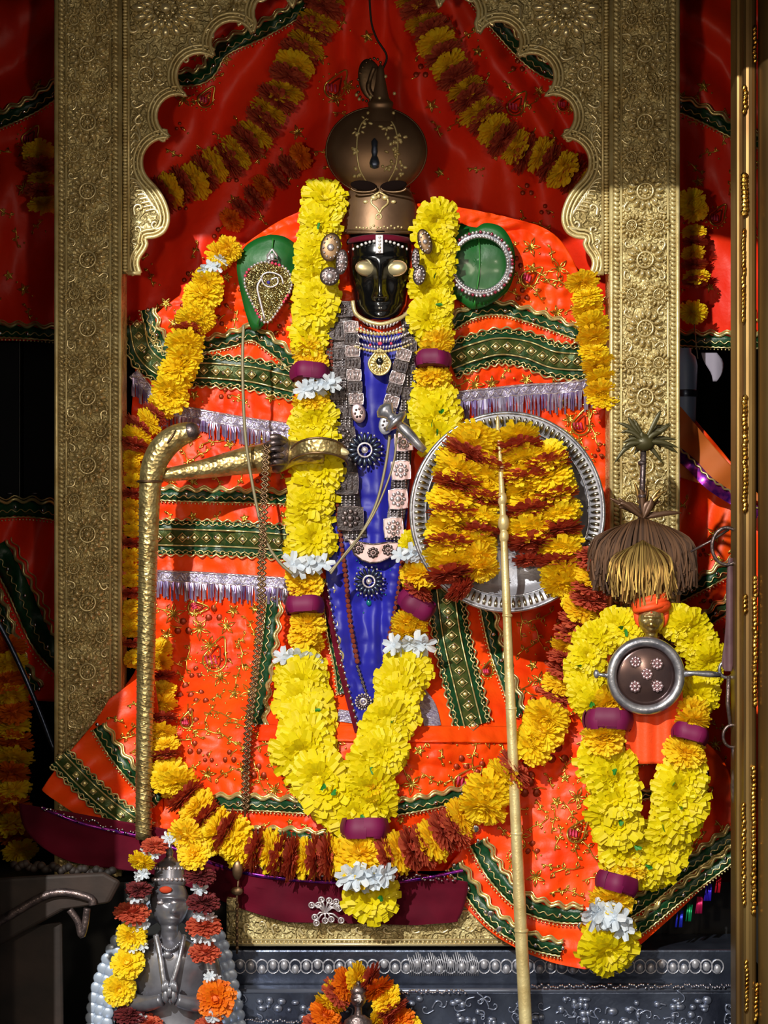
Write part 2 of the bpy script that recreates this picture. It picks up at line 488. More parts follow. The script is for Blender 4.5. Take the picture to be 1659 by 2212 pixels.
def embroider(parent, poly, dfn, n, seed, off=4, smin=13, smax=24):
    r = random.Random(seed); m = MB(); pts = []; n = int(n*1.6)
    xs = [p[0] for p in poly]; ys = [p[1] for p in poly]; tries = 0
    while len(pts) < n and tries < n*40:
        tries += 1
        x = r.uniform(min(xs), max(xs)); y = r.uniform(min(ys), max(ys))
        if not inside(x, y, poly): continue
        if any((x-a)**2+(y-b)**2 < 33**2 for a, b in pts): continue
        pts.append((x, y))
        motif(m, r.choice(['flower', 'sprig', 'sprig', 'trefoil', 'sprig', 'flower']), x, y, r.uniform(smin, smax), r.uniform(0, 6.3), dfn, off)
        if r.random() < .8:
            m.ell(P(x+18, y+14, dfn(x+18, y+14)-off), (2.6*U, 1.6*U, 2.6*U), None, 5, 3, 0)
    o = m.build('gold_embroidery', [ZARI, COPPER, PINK], parent, recalc=False); o['kind'] = 'stuff'
    return o

# ------------------------------------------------------------------ backdrop drape
bd = thing('backdrop_cloth', 'pleated red satin cloth hung behind the golden arch and spreading past both its posts', 'cloth', P(815, 760, 255))
solid(sheet([(-160, -160, 1800, -160), (-160, 60, 1800, 60), (-140, 240, 1760, 240), (-140, 500, 1740, 500), (-130, 735, 1720, 745)], back_d, 240, 110).build('drape', REDC, bd), 3*U)
trim(bd, [(-60, 285), (60, 235), (200, 160), (420, 170), (480, 108), (560, 70), (640, 25), (700, -20)], 26, back_d, off=14, name='green_trim')
trim(bd, [(1010, -30), (1080, 60), (1160, 140), (1240, 170), (1460, 225), (1600, 290), (1700, 330)], 26, back_d, off=14, name='green_trim')
trim(bd, [(-60, 715), (60, 718), (200, 730)], 24, back_d, off=10, name='green_trim')
trim(bd, [(1400, 728), (1500, 735), (1650, 740)], 24, back_d, off=10, name='green_trim')
embroider(bd, [(-20, 180), (600, 40), (1000, 40), (1640, 200), (1640, 700), (-20, 700)], back_d, 130, 3, 6)
pm = MB()
for x, y, s in ((718, 190, 40), (1110, 230, 34), (1215, 225, 26), (440, 215, 30), (60, 300, 30), (1545, 470, 30)):
    motif(pm, 'paisley', x, y, s, 0.2, back_d, 6)
tag(pm.build('paisley_embroidery', [ZARI, COPPER, PINK], bd, recalc=False), kind='stuff')

# cloths hanging outside the posts, lower down
def side_d(x, y): return 210+16*math.sin(x/17+y/60)+8*nz(x/40, y/60, 8)
sl = thing('side_cloth', 'dim red cloth with green borders hanging left of the left golden post', 'cloth', P(40, 1800, 210))
solid(sheet([(-180, 1090, 200, 1100), (-180, 1250, 210, 1270), (-170, 1500, 200, 1520)], side_d, 40, 40).build('drape', REDC, sl), 3*U)
trim(sl, [(-30, 1105), (60, 1100), (150, 1112)], 30, side_d, off=6, name='green_trim')
trim(sl, [(-10, 1180), (40, 1270), (90, 1380), (150, 1450)], 46, side_d, off=6, name='green_trim')
trim(sl, [(-40, 1230), (-5, 1300), (40, 1420), (80, 1490)], 18, side_d, off=6, name='green_trim')
sr = thing('side_cloth', 'red cloth with slanting green borders hanging right of the right golden post', 'cloth', P(1530, 1900, 210))
solid(sheet([(1380, 960, 1480, 880), (1380, 1060, 1700, 1160), (1380, 1300, 1700, 1300), (1380, 1900, 1700, 1900)], side_d, 50, 60).build('drape', ORANGE, sr), 3*U)
trim(sr, [(1440, 1300), (1510, 1265), (1600, 1215)], 24, side_d, off=8, name='green_trim')
trim(sr, [(1440, 1390), (1510, 1350), (1600, 1290)], 24, side_d, off=8, name='green_trim')
embroider(sr, [(1470, 1060), (1590, 1130), (1590, 1800), (1470, 1800)], side_d, 16, 5, 6)
oc = MB()
def oc_d(x, y): return 150+10*math.sin((x+y)/26)
oc = sheet([(1400, 800, 1480, 890), (1400, 960, 1560, 985), (1400, 1010, 1660, 1090)], oc_d, 30, 30)
o = oc.build('draped_shawl', ORCL); solid(o, 4*U); tag(o, 'plain tan-orange cloth slanting down behind the right golden post', 'shawl')
pb = thing('dark_border_cloth', 'dark purple sequinned band edging the tan-orange cloth right of the post', 'cloth', P(1520, 1060, 140))
k = MB(); ribbon(k, cr([(1440, 960), (1490, 1000), (1540, 1050), (1640, 1110)], 8), 26, oc_d, 12, 3); k.build('band', PURPLE, pb)
k = MB(); wavy(k, cr([(1440, 948), (1490, 988), (1540, 1038), (1640, 1098)], 8), 0, 2, 20, 2.5, oc_d, 16); k.build('gold_edging', ZARIW, pb)

# dark cupboard panels left, plastic bottle and paper tag right
pn = thing('board_screen', 'dark glossy upright boards standing in the gap left of the golden arch', 'screen', P(30, 1100, 330))
for x0, x1 in ((-110, -10), (-6, 46), (50, 150)):
    k = MB(); a = P(x0, 1120, 330); b = P(x1, 700, 345); k.box((a.x, a.y, a.z), (b.x, b.y, b.z)); bevel(k.build('board', PANEL, pn, smooth=False), 2*U)
for i, x in enumerate((20, 74)):
    k = MB(); k.ell(P(x, 1066, 326), (7*U, 3*U, 2*U)); k.build('catch', SILV, pn)
bo = thing('plastic_bottle', 'pale blue plastic bottle showing behind the right golden post', 'bottle', P(1490, 905, 170))
k = MB(); k.lathe([(0, 0), (22*U, 0), (24*U, 8*U), (28*U, 130*U), (24*U, 150*U), (14*U, 160*U), (14*U, 170*U), (0, 170*U)], P(1480, 915, 180), n=20); k.build('body', BLUEP, bo)
k = MB(); k.lathe([(27*U, 0), (28*U, 2*U), (28*U, 14*U), (27*U, 16*U)], P(1480, 858, 180), n=20); k.build('band', SILVD, bo)
k = sheet([(1515, 762, 1548, 762), (1520, 780, 1562, 782), (1536, 806, 1560, 806), (1540, 824, 1548, 824)], lambda x, y: 200+5*math.sin(x/8), 8, 8)
o = k.build('paper_tag', GREYC); solid(o, 2*U); tag(o, 'small crumpled greyish tag dangling under the backdrop, right of the bottle', 'tag')
k = MB(); k.tube([P(1500, 700, 190), P(1503, 740, 190), P(1507, 775, 190)], 1.5*U, 5); tag(k.build('cord', THREAD), 'thin pale cord hanging below the short marigold string right of the post', 'cord')

# ------------------------------------------------------------------ golden arch
arch = thing('golden_arch', 'embossed golden shrine arch with rosette posts and scalloped inner edge', 'arch', P(790, 1950, 40))
def rosette_mesh(name, n=14, double=False):
    m = MB()
    for i in range(n):
        a = 2*PI*i/n
        M = Matrix.Rotation(-a, 3, 'Y')
        m.ell(M@Vector((.78, -.10, 0)), (.25, .17, .125), M, 7, 4)
    if double:
        for i in range(n):
            a = 2*PI*(i+.5)/n; M = Matrix.Rotation(-a, 3, 'Y')
            m.ell(M@Vector((.55, -.16, 0)), (.18, .14, .09), M, 6, 4)
    ring = [Vector((.43*math.cos(t), -.10, .43*math.sin(t))) for t in [2*PI*i/18 for i in range(18)]]
    m.tube(ring, .07, 5, closed=True)
    for i in range(10):
        t = 2*PI*i/10; m.ell((.28*math.cos(t), -.14, .28*math.sin(t)), (.07, .07, .07), None, 5, 3)
    m.ell((0, -.12, 0), (.17, .14, .17), None, 10, 6)
    me_o = m.build(name, GOLDR, origin=(0, 0, 0))
    me = me_o.data; bpy.data.objects.remove(me_o); return me
ROS = rosette_mesh('rosette'); ROS2 = rosette_mesh('rosette_double', 16, True)
def place(mesh, name, parent, loc, scale, rot=None):
    o = bpy.data.objects.new(name, mesh); C.objects.link(o); o.parent = parent
    o.location = Vector(loc)-wloc(parent)
    o.scale = scale if hasattr(scale, '__len__') else (scale, scale, scale)
    if rot is not None: o.rotation_euler = rot
    return o
def beads(m, x, y0, y1, d, r, step, slant=True):
    y = y0
    while y < y1:
        M = Matrix.Rotation(0.6, 3, 'Y') if slant else None
        m.ell(P(x, y, d), (r*1.35*U, r*.7*U, r*.72*U), M, 6, 4); y += step
def curl(m, x, y, s, a, turn, d, r=3.2, mi=0):
    """spiral scroll with a tail"""
    pts = []
    for i in range(20):
        t = i/19; rr = s*(1-t)**.8*.62+.05*s; q = a+turn*t*4.6
        pts.append((x+math.cos(q)*rr, y+math.sin(q)*rr))
    tail = (pts[0][0]-math.sin(a)*turn*-s*.9, pts[0][1]+math.cos(a)*turn*-s*.9)
    pts = cr([tail]+pts[::3]+[pts[-1]], 4); L = len(pts)
    m.tube([P(u, v, d-2) for u, v in pts], [(r*(1.1-.5*i/L))*U for i in range(L)], 5, mi, flat=.8)
def leafrel(m, x, y, s, a, d):
    M = Matrix.Rotation(a, 3, 'Y'); m.ell(P(x, y, d), (s*U, 5*U, s*.36*U), M, 7, 4)

def post(x0, x1, y1, mirror=False):
    xc = (x0+x1)/2; wd = x1-x0
    m = MB(); a = P(x0, y1, 6); b = P(x1, -160, 6); m.box((a.x, 6*U, a.z), (b.x, 95*U, b.z))
    pst = bevel(m.build('post', GOLD, arch, smooth=False), 3*U)
    e = MB()
    for x in (x0+3, x1-3): e.tube([P(x, -150, 4), P(x, y1, 4)], 5*U, 8)
    for x in (x0+24, x1-24): e.tube([P(x, -150, 4), P(x, y1, 4)], 3*U, 6)
    e.build('moulding', GOLDS, pst)
    q = MB()
    for x in (x0+13, x1-13): beads(q, x, -60, y1, 3, 6, 10)
    tag(q.build('rope_border', GOLDS, pst), kind='stuff')
    s = MB(); y = -30; k = 0
    while y < y1-30:
        place(ROS, 'rosette', pst, P(xc, y, 6), (39*U, 70*U, 41*U), (0, R.uniform(0, 1), 0))
        for sg in (-1, 1):
            place(ROS, 'rosette', pst, P(xc+sg*29, y+74, 6), (24*U, 56*U, 27*U), (0, R.uniform(0, 1), 0))
            curl(s, xc+sg*36, y+36, 13, R.uniform(0, 6), sg, 3, 2.6); curl(s, xc+sg*36, y+112, 13, R.uniform(0, 6), -sg, 3, 2.6)
            for t in range(5): leafrel(s, xc+sg*R.uniform(2, 14), y+46+t*14, R.uniform(5, 8), R.uniform(0, 3), 4)
            for t in range(6): leafrel(s, xc+sg*R.uniform(40, 48), y+R.uniform(0, 148), R.uniform(4, 7), R.uniform(0, 3), 4)
        s.ell(P(xc, y+56, 4), (4*U, 5*U, 4*U), None, 6, 4); s.ell(P(xc, y+92, 4), (4*U, 5*U, 4*U), None, 6, 4)
        y += 148
    tag(s.build('scrollwork', GOLDR, pst), kind='stuff')
post(119, 262, 1892); post(1318, 1467, 1892)

def arc(cx, cy, r, p0, p1, n=12, ccw=1):
    a0 = math.atan2(p0[1]-cy, p0[0]-cx); a1 = math.atan2(p1[1]-cy, p1[0]-cx)
    if ccw > 0 and a1 < a0: a1 += 2*PI
    if ccw < 0 and a1 > a0: a1 -= 2*PI
    r0 = math.hypot(p0[0]-cx, p0[1]-cy); r1 = math.hypot(p1[0]-cx, p1[1]-cy)
    return [(cx+math.cos(a0+(a1-a0)*i/n)*(r0+(r1-r0)*i/n), cy+math.sin(a0+(a1-a0)*i/n)*(r0+(r1-r0)*i/n)) for i in range(n+1)]
edge = [(668, -160), (660, -60), (640, -10)]
edge += arc(590, 28, 42, (632, 16), (553, 50), 10, -1)
edge += arc(502, 92, 42, (546, 74), (462, 118), 10, -1)
edge += arc(430, 166, 46, (462, 124), (392, 196), 10, -1)
edge += arc(384, 250, 46, (402, 207), (366, 294), 12, -1)
edge += arc(360, 348, 51, (366, 298), (322, 390), 12, -1)
edge += cr([(334, 402), (347, 420), (358, 442), (364, 466), (362, 486), (352, 503), (334, 512), (314, 515), (318, 526), (311, 542), (301, 556), (298, 572), (304, 590)], 3)
def offs(path, k):
    nn = norms(path); return [(p[0]+n[0]*k, p[1]+n[1]*k) for p, n in zip(path, nn)]
def half(mir):
    X = (lambda p: [(1580-x, y) for x, y in p]) if mir else (lambda p: p)
    poly = X([(262, -160)]+edge+[(276, 592), (262, 592)])
    m = MB(); m.prism(poly, 26, 60); sp = m.build('spandrel', GOLD, arch, smooth=False)
    e = MB()
    for k, r in ((1, 5), (9, 3), (17, 3.4)):
        pl = resample(X(offs(edge, k)), 5)
        e.tube([P(x, y, 22) for x, y in pl], r*U, 6)
    e.tube([P(x, y, 20) for x, y in X([(276, 590), (304, 590)])], 5*U, 6)
    e.build('scalloped_rim', GOLDS, sp)
    f = MB(); x = 270 if not mir else 1310
    beads(f, x, -60, 590, 22, 5, 7, False)
    f.tube([P(x+(8 if not mir else -8), -60, 22), P(x+(8 if not mir else -8), 590, 22)], 3*U, 6)
    tag(f.build('bead_border', GOLDS, sp), kind='stuff')
    def XX(x): return 1580-x if mir else x
    place(ROS2, 'rosette', sp, P(XX(358), 18, 26), (74*U, 60*U, 66*U))
    place(ROS, 'rosette', sp, P(XX(316), 162, 26), (38*U, 44*U, 38*U))
    place(ROS, 'rosette', sp, P(XX(300), -70, 26), (38*U, 44*U, 38*U))
    place(ROS, 'rosette', sp, P(XX(520), -40, 26), (50*U, 44*U, 50*U))
    s = MB(); sg = -1 if mir else 1
    for (x, y, q, a, t) in ((306, 112, 20, 0, 1), (360, 116, 20, 2, -1), (292, 222, 17, 1, 1), (470, 22, 22, 3, 1), (520, 36, 18, 1, -1), (418, 88, 16, 2, 1), (300, 262, 14, 4, -1),
                            (450, 70, 14, 0, -1), (400, 130, 12, 5, 1), (340, 210, 12, 3, 1), (560, -10, 20, 1, 1), (290, 60, 18, 3, -1), (440, -30, 22, 2, 1), (480, -70, 20, 1, 1), (345, 178, 9, 1, 1),
                            (336, 484, 17, 1.2, 1), (296, 496, 12, 0, -1), (300, 450, 16, 3, 1), (290, 520, 9, 2, 1), (322, 300, 9, 0, 1)):
        curl(s, XX(x), y, q, a if not mir else PI-a, t*sg, 24, 4 if q > 13 else 3)
    # ribs fanning over the lower paisley
    for i in range(9):
        t = i/8
        p = [(288+4*t, 400+62*t), (306+10*t, 396+58*t), (326+8*t, 412+52*t), (340+2*t, 440+32*t), (346-6*t, 470+8*t)]
        if i % 2 == 0 or True:
            q = [(XX(x-6*(1-t)), y-30*(1-t)) for x, y in p]
            q = [(XX(x), y) for x, y in [(280+i*4, 385+i*9), (292+i*5.5, 388+i*8), (304+i*5, 402+i*8), (310+i*4.6, 424+i*5.5)]]
            s.tube([P(x, y, 24) for x, y in cr(q, 4)], [3*U]*12+[2*U], 5)
    for i in range(7):
        q = [(XX(x), y) for x, y in [(282, 380-i*16), (290+i*.5, 366-i*16), (302, 368-i*13), (306-i, 384-i*13)]]
        s.tube([P(x, y, 24) for x, y in cr(q, 4)], 2.8*U, 5)
    for i in range(4):
        q = [(XX(x), y) for x, y in [(282+i*3, 520+i*6), (296-i*1.5, 534+i*6), (287+i*3, 552+i*4), (289+i*3, 578)]]
        s.tube([P(x, y, 24) for x, y in cr(q, 4)], 2.6*U, 5)
    for _ in range(150):
        x = R.uniform(284, 560); y = R.uniform(-60, 330)
        if inside(x-18, y, poly if not mir else [(1580-a, b) for a, b in poly]) and inside(x+18, y+18, poly if not mir else [(1580-a, b) for a, b in poly]) and math.hypot(x-358, y-18) > 78:
            leafrel(s, XX(x), y, R.uniform(6, 12), R.uniform(0, 3), 26)
    tag(s.build('scrollwork', GOLDR, sp), kind='stuff')
half(False); half(True)
m = MB(); a = P(600, -60, 30); b = P(980, -160, 30); m.box((a.x, 30*U, a.z), (b.x, 60*U, b.z)); m.build('lintel', GOLD, arch, smooth=False)

# ------------------------------------------------------------------ deity statue (one continuous carved body)
st = thing('deity_statue', 'black stone deity statue with metal eyes standing under the golden arch', 'statue', P(821, 1880, 60))
def statue():
    m = MB()
    secs = [  # y, halfwidth, halfdepth, centre depth
        (1890, 150, 70, 40), (1800, 165, 80, 40), (1600, 175, 85, 60), (1400, 165, 80, 90), (1200, 150, 72, 95), (1000, 150, 70, 95), (850, 165, 70, 95), (775, 160, 60, 92),
        (740, 120, 50, 85), (722, 62, 42, 70), (708, 46, 38, 55), (698, 40, 40, 40), (694, 34, 46, 20), (688, 39, 55, 12), (678, 48, 60, 10), (660, 57, 65, 10), (640, 60, 68, 12), (615, 65, 72, 14),
        (590, 69, 74, 16), (560, 71, 76, 18), (535, 71, 76, 20), (510, 69, 74, 22), (480, 60, 66, 26), (458, 42, 46, 28), (446, 18, 22, 28), (444, 2, 2, 28)]
    fine = []
    for a, b in zip(secs, secs[1:]):
        n = max(1, int(abs(a[0]-b[0])/(3.2 if 500 < a[0] < 700 else 14)))
        for i in range(n): fine.append(tuple(p+(q-p)*i/n for p, q in zip(a, b)))
    fine.append(secs[-1]); N = 96
    g = lambda x, s: math.exp(-(x/s)**2)
    vs = []
    for (y, hw, hd, cd) in fine:
        for i in range(N):
            th = 2*PI*i/N-PI/2  # front = -y
            # pack vertices toward the front
            th = th+0.35*math.sin(2*PI*i/N*1.0+0)*0
            x = hw*math.cos(th); d = hd*math.sin(th)
            ex = 0
            if d < 0 and 495 < y < 698:
                nr = (1-math.exp(-max(0, y-556)/26)) if y < 640 else max(0, 1-(y-640)/12)
                ex += (20*g(x, 9)+7*g(x, 17)*(1 if y > 600 else .5))*nr*(0.5+0.5*sm(556, 640, y))
                ex += 8*g(abs(x)-9, 5)*g(y-641, 7)                        # nostrils
                ex -= 10*g(abs(x)-32, 19)*g(y-580, 17)                     # sockets
                ex += 5*g(y-556, 7)*g(abs(x)-30, 26)                       # brow
                ex += 5*g(abs(x)-38, 18)*g(y-622, 20)                      # cheeks
                ex += (6*g(y-659, 3.2)+6.5*g(y-667, 3.6))*g(x, 17)         # lips
                ex -= 4*g(y-663, 1.8)*g(x, 16)
                ex += 7*g(y-684, 7)*g(x, 18)                               # chin
            # arms held against the sides
            if y > 760:
                ax = 1+0.12*sm(760, 860, y)*(1-sm(1300, 1500, y))*abs(math.cos(th))**6
                x *= ax
            vs.append(P(821+x, y, cd+d-ex))
    fs = []
    for j in range(len(fine)-1):
        for i in range(N):
            a = j*N+i; b = j*N+(i+1) % N; fs.append((a, b, b+N, a+N))
    fs.append(tuple(range(N))); fs.append(tuple((len(fine)-1)*N+i for i in range(N-1, -1, -1)))
    m.add(vs, fs); return m
statue().build('body', BLACK, st)
for x in (791, 856):
    m = MB()
    M = Matrix.Rotation(0.12 if x < 820 else -0.12, 3, 'Y')@Matrix.Rotation(0.25 if x < 820 else -0.25, 3, 'Z')
    c = P(x, 580, -46); m.ell(c, (24*U, 12*U, 16*U), M, 24, 14)
    e = m.build('eye', EYE, st)
    m = MB(); m.tube([c+M@Vector((24*U*math.cos(t), -3*U, 16.5*U*math.sin(t))) for t in [2*PI*i/24 for i in range(24)]], 1.6*U, 5, closed=True); m.build('eye_rim', BRASSD, e)

# forehead ornament and pearls
fo = thing('forehead_ornament', 'silver forehead strip with a row of pearls across the black brow', 'jewellery', P(819, 548, -66))
m = MB(); a = P(811, 548, -62); b = P(828, 508, -58); m.box((a.x, -66*U, a.z), (b.x, -58*U, b.z)); bevel(m.build('strip', SILVJ, fo, smooth=False), 1.5*U)
for i in range(5):
    m = MB(); m.ell(P(819.5, 512+i*7.5, -68), (3.6*U, 2.5*U, 3*U), None, 8, 5); m.build('stone', PEARL if i != 3 else GOLDS, fo)
for i in range(16):
    t = -1+2*i/15
    if abs(t) < .14: continue
    m = MB(); m.ell(P(821+t*66, 520+24*t*t, -60+52*t*t*t*t+8*abs(t)), 3.4*U, None, 8, 6); m.build('pearl', PEARL, fo)
m = MB(); m.tube([P(821+t*70, 512+10*t*t, -58+72*t**4) for t in [-1+2*i/20 for i in range(21)]], 7*U, 6, flat=.5); m.build('maroon_band', MAROON, fo)

# crown
cw = thing('crown', 'tall bronze-gold crown with wide round plate and finial on the statue', 'crown', P(818, 505, 20))
def elat(m, prof, cx, cd, n=48, fl=.8):
    vs = []; 
    for y, r in prof:
        for i in range(n):
            t = 2*PI*i/n; vs.append(P(cx+r*math.cos(t), y, cd+r*fl*math.sin(t)))
    fs = [(j*n+i, j*n+(i+1) % n, (j+1)*n+(i+1) % n, (j+1)*n+i) for j in range(len(prof)-1) for i in range(n)]
    m.add(vs, fs)
m = MB(); elat(m, cr([(506, 85), (502, 88), (496, 86), (470, 84), (440, 78), (418, 70), (404, 62), (398, 48), (396, 20), (396, 1)], 3), 820, 22)
cap = m.build('crown_cap', CROWN, cw)
m = MB()
for k, (y, r) in enumerate(((503, 88), (497, 86))):
    m.tube([P(820+r*math.cos(t), y, 22+r*.8*math.sin(t)) for t in [2*PI*i/40 for i in range(40)]], 2.2*U, 6, closed=True)
m.build('beaded_hem', BRASSD, cap)
def capf(x, y, e=3): 
    r = 85-0.16*(500-y); q = (x-820)/r; return 22-r*.8*math.sqrt(max(0, 1-q*q))-e
m = MB()
for sx in (-1, 1):
    m.tube([P(820+sx*a, b, capf(820+sx*a, b)) for a, b in cr([(0, 415), (14, 424), (18, 438), (6, 450), (0, 460)], 5)], 2.4*U, 5)
    m.ell(P(820+sx*12, 427, capf(820+sx*12, 427)), (8*U, 4*U, 6*U), None, 10, 6)
    m.ell(P(820+sx*30, 436, capf(820+sx*30, 436)), (6*U, 3*U, 4*U), None, 8, 5)
m.ell(P(818, 424, capf(818, 424)), (4*U, 4*U, 5*U)); m.tube([P(818+6*math.cos(t), 468+6*math.sin(t), capf(818, 468)) for t in [2*PI*i/14 for i in range(14)]], 2*U, 5, closed=True)
for i in range(14): m.ell(P(770+i*7.5, 490+R.uniform(-3, 3), capf(770+i*7.5, 490)), (2.6*U, 2*U, 2.6*U), None, 6, 4)
m.build('relief', GOLDS, cap)
m = MB()   # round plate: convex disc
def disc(m, cx, cy, d, rx, ry, prof, n=64):
    vs = []
    for q, dd in prof:
        for i in range(n):
            t = 2*PI*i/n; vs.append(P(cx+rx*q*math.cos(t), cy+ry*q*math.sin(t), d+dd))
    fs = [(j*n+i, j*n+(i+1) % n, (j+1)*n+(i+1) % n, (j+1)*n+i) for j in range(len(prof)-1) for i in range(n)]
    m.add(vs, fs)
disc(m, 813, 326, -10, 108, 94, [(0.01, -26), (.3, -24), (.6, -16), (.85, -4), (1.0, 8), (1.0, 14), (.85, 4), (.5, -8), (0.01, -14)])
pl = m.build('round_plate', CROWN, cw)
m = MB(); m.tube([P(813+108*math.cos(t), 326+94*math.sin(t), 1) for t in [2*PI*i/64 for i in range(64)]], 2.6*U, 6, closed=True); m.build('rim', BRASSD, pl)
def platef(x, y): 
    q = math.hypot((x-813)/108, (y-326)/94); return -10-26+36*q*q
m = MB(); rr = random.Random(4)
for (cx, cy, n, s) in ((775, 280, 6, 9), (770, 320, 6, 9), (772, 375, 5, 8), (835, 275, 8, 10), (850, 300, 9, 10), (848, 330, 9, 10), (838, 355, 9, 9), (862, 360, 7, 9), (868, 300, 4, 8), (790, 262, 5, 8), (860, 378, 6, 7)):
    for i in range(n):
        t = rr.uniform(0, 6.3); x = cx+math.cos(t)*s*rr.uniform(.5, 1.5); y = cy+math.sin(t)*s*rr.uniform(.5, 1.5)
        m.ell(P(x, y, platef(x, y)-2), (rr.uniform(3, 7)*U, 4*U, rr.uniform(2, 4.4)*U), Matrix.Rotation(t, 3, 'Y'), 6, 4)
for sx in (-1, 1):
    m.tube([P(815+sx*a, b, platef(815+sx*a, b)-2) for a, b in cr([(6, 250), (30, 262), (42, 290), (44, 330), (38, 365), (24, 392)], 5)], 2*U, 5)
m.build('relief', GOLDS, pl)
m = MB(); elat(m, [(365, 1), (362, 9), (352, 11), (342, 8), (336, 5), (328, 7), (318, 6), (306, 7), (298, 1)], 809, -40, 14, .8); m.build('central_gem', SILVD, pl)
for cx in (786, 850):
    m = MB(); m.ell(P(cx, 401, -44), (29*U, 4*U, 11*U), Matrix.Rotation(.12 if cx < 820 else -.12, 3, 'Y'), 16, 8); m.build('painted_opening_shade', mat('recess_shade_paint', (22, 14, 12), 0.95, spec=0.02), pl)  # solid matte lens; its near-black colour stands in for shade inside an opening
    m = MB(); m.tube([P(cx+27*math.cos(t), 406+9*math.sin(t), -49) for t in [PI*i/14 for i in range(15)]], 2.4*U, 6); m.build('arched_lug', BRASSD, pl)
m = MB(); elat(m, cr([(262, 40), (248, 34), (240, 30), (232, 26), (222, 28), (214, 20), (200, 16), (180, 12), (160, 9), (146, 6), (138, 1)], 3), 822, 0, 28)
fin = m.build('finial', CROWN, cw)
m = MB(); m.ell(P(800, 172, 6), (26*U, 8*U, 46*U), Matrix.Rotation(-.18, 3, 'Y'), 20, 14)
for i in range(20):
    t = 2*PI*i/20; m.ell(P(800+26*math.cos(t)-.18*46*math.sin(t), 172+46*math.sin(t), 0), 3.4*U, None, 6, 4)
m.tube([P(x, y, -2) for x, y in cr([(806, 210), (796, 190), (800, 168), (808, 146)], 5)], [6*U]*8+[5*U]*8, 8)
m.build('serpent_hood', BRASSD, fin)
m = MB()
for x, y in ((770, 205), (776, 214), (852, 202), (800, 210), (795, 244), (850, 244), (820, 245), (820, 212), (833, 165), (818, 225)): m.ell(P(x, y, -14), 4*U, None, 7, 5)
m.build('studs', GOLDS, fin)
m = MB(); m.tube([P(x, y, 40) for x, y in cr([(795, -100), (800, 30), (812, 80), (835, 120), (826, 150)], 6)], 2.5*U, 5)
tag(m.build('hanging_wire', BWOOD), 'thin dark wire hanging down to the crown finial from above', 'wire')

# ear ornaments
for sx, nm in ((-1, 'left'), (1, 'right')):
    e = thing('ear_ornament', 'dull silver disc ear ornament beside the black face on the %s' % ('left' if sx < 0 else 'right'), 'jewellery', P(821+sx*100, 620, -80))
    if sx < 0: L = [(714, 534, 22, 31, .2), (712, 597, 21, 20, 0), (738, 566, 13, 27, .1)]
    else: L = [(918, 522, 15, 28, -.3), (906, 594, 14, 22, .1), (898, 560, 9, 24, 0)]
    for i, (x, y, a, b, r) in enumerate(L):
        m = MB(); m.ell(P(x, y, -84-i*4), (a*U, 6*U, b*U), Matrix.Rotation(r, 3, 'Y'), 18, 10); d = m.build('disc', TARN if i else BRASSD, e)
        m = MB()
        for j in range(12):
            t = j*2*PI/12; m.ell(P(x+.72*a*math.cos(t), y+.72*b*math.sin(t), -91-i*4), 2.2*U, None, 6, 4)
        m.ell(P(x, y, -92-i*4), (a*.35*U, 4*U, a*.35*U), None, 8, 5); m.build('studs', SILVJ, d)

# ------------------------------------------------------------------ robe
rb = thing('orange_robe', 'bright orange satin robe with gold embroidery and green borders wrapped round the statue', 'robe', P(800, 1880, 0))
rows = [(690, 440, 945, 440), (600, 480, 1100, 470), (505, 545, 1195, 505), (410, 622, 1250, 590), (318, 705, 1282, 720), (287, 850, 1308, 850), (283, 1050, 1312, 1050), (283, 1300, 1312, 1280),
        (296, 1440, 1300, 1420), (212, 1550, 1330, 1540), (200, 1640, 1340, 1640), (250, 1740, 1310, 1730), (330, 1820, 1200, 1800), (420, 1860, 1090, 1850), (520, 1890, 1000, 1880)]
solid(sheet(rows, robe_d, 260, 300).build('robe_cloth', ORANGE, rb), 3*U)
trim(rb, [(318, 668), (332, 720), (372, 752), (440, 748), (500, 735), (545, 722), (590, 750), (640, 792)], 24, robe_d, name='green_trim')
trim(rb, [(296, 700), (310, 760), (360, 800), (440, 800), (520, 806), (560, 812), (640, 832)], 66, robe_d, 'wide', name='green_trim')
lace(rb, [(288, 806), (320, 845), (345, 880), (400, 890), (480, 905), (560, 918), (650, 930)], 26, 36, robe_d)
trim(rb, [(975, 702), (1020, 676), (1080, 668), (1150, 686), (1248, 722)], 22, robe_d, name='green_trim')
trim(rb, [(972, 780), (1020, 762), (1080, 748), (1140, 756), (1200, 778), (1285, 782)], 74, robe_d, 'wide', name='green_trim')
lace(rb, [(985, 858), (1060, 850), (1140, 842), (1220, 838), (1292, 826)], 26, 44, robe_d)
trim(rb, [(342, 1068), (440, 1072), (540, 1074), (640, 1078)], 22, robe_d, name='green_trim')
trim(rb, [(342, 1160), (440, 1162), (540, 1166), (640, 1174)], 72, robe_d, 'wide', name='green_trim')
lace(rb, [(340, 1244), (430, 1248), (530, 1254), (640, 1262)], 26, 40, robe_d)
trim(rb, [(590, 1290), (578, 1400), (562, 1500), (556, 1565)], 24, robe_d, name='green_trim')
trim(rb, [(706, 1250), (716, 1360), (732, 1440), (740, 1500)], 18, robe_d, name='green_trim')
trim(rb, [(962, 1270), (975, 1370), (1000, 1480), (1022, 1568)], 78, robe_d, 'wide', name='green_trim')
trim(rb, [(1050, 1310), (1070, 1400), (1098, 1480), (1120, 1550)], 24, robe_d, name='green_trim')
trim(rb, [(450, 1735), (560, 1738), (680, 1745), (820, 1750), (920, 1736), (1010, 1715)], 24, robe_d, name='green_trim')
trim(rb, [(420, 1800), (520, 1806), (620, 1806), (720, 1816), (860, 1822)], 22, robe_d, name='green_trim')
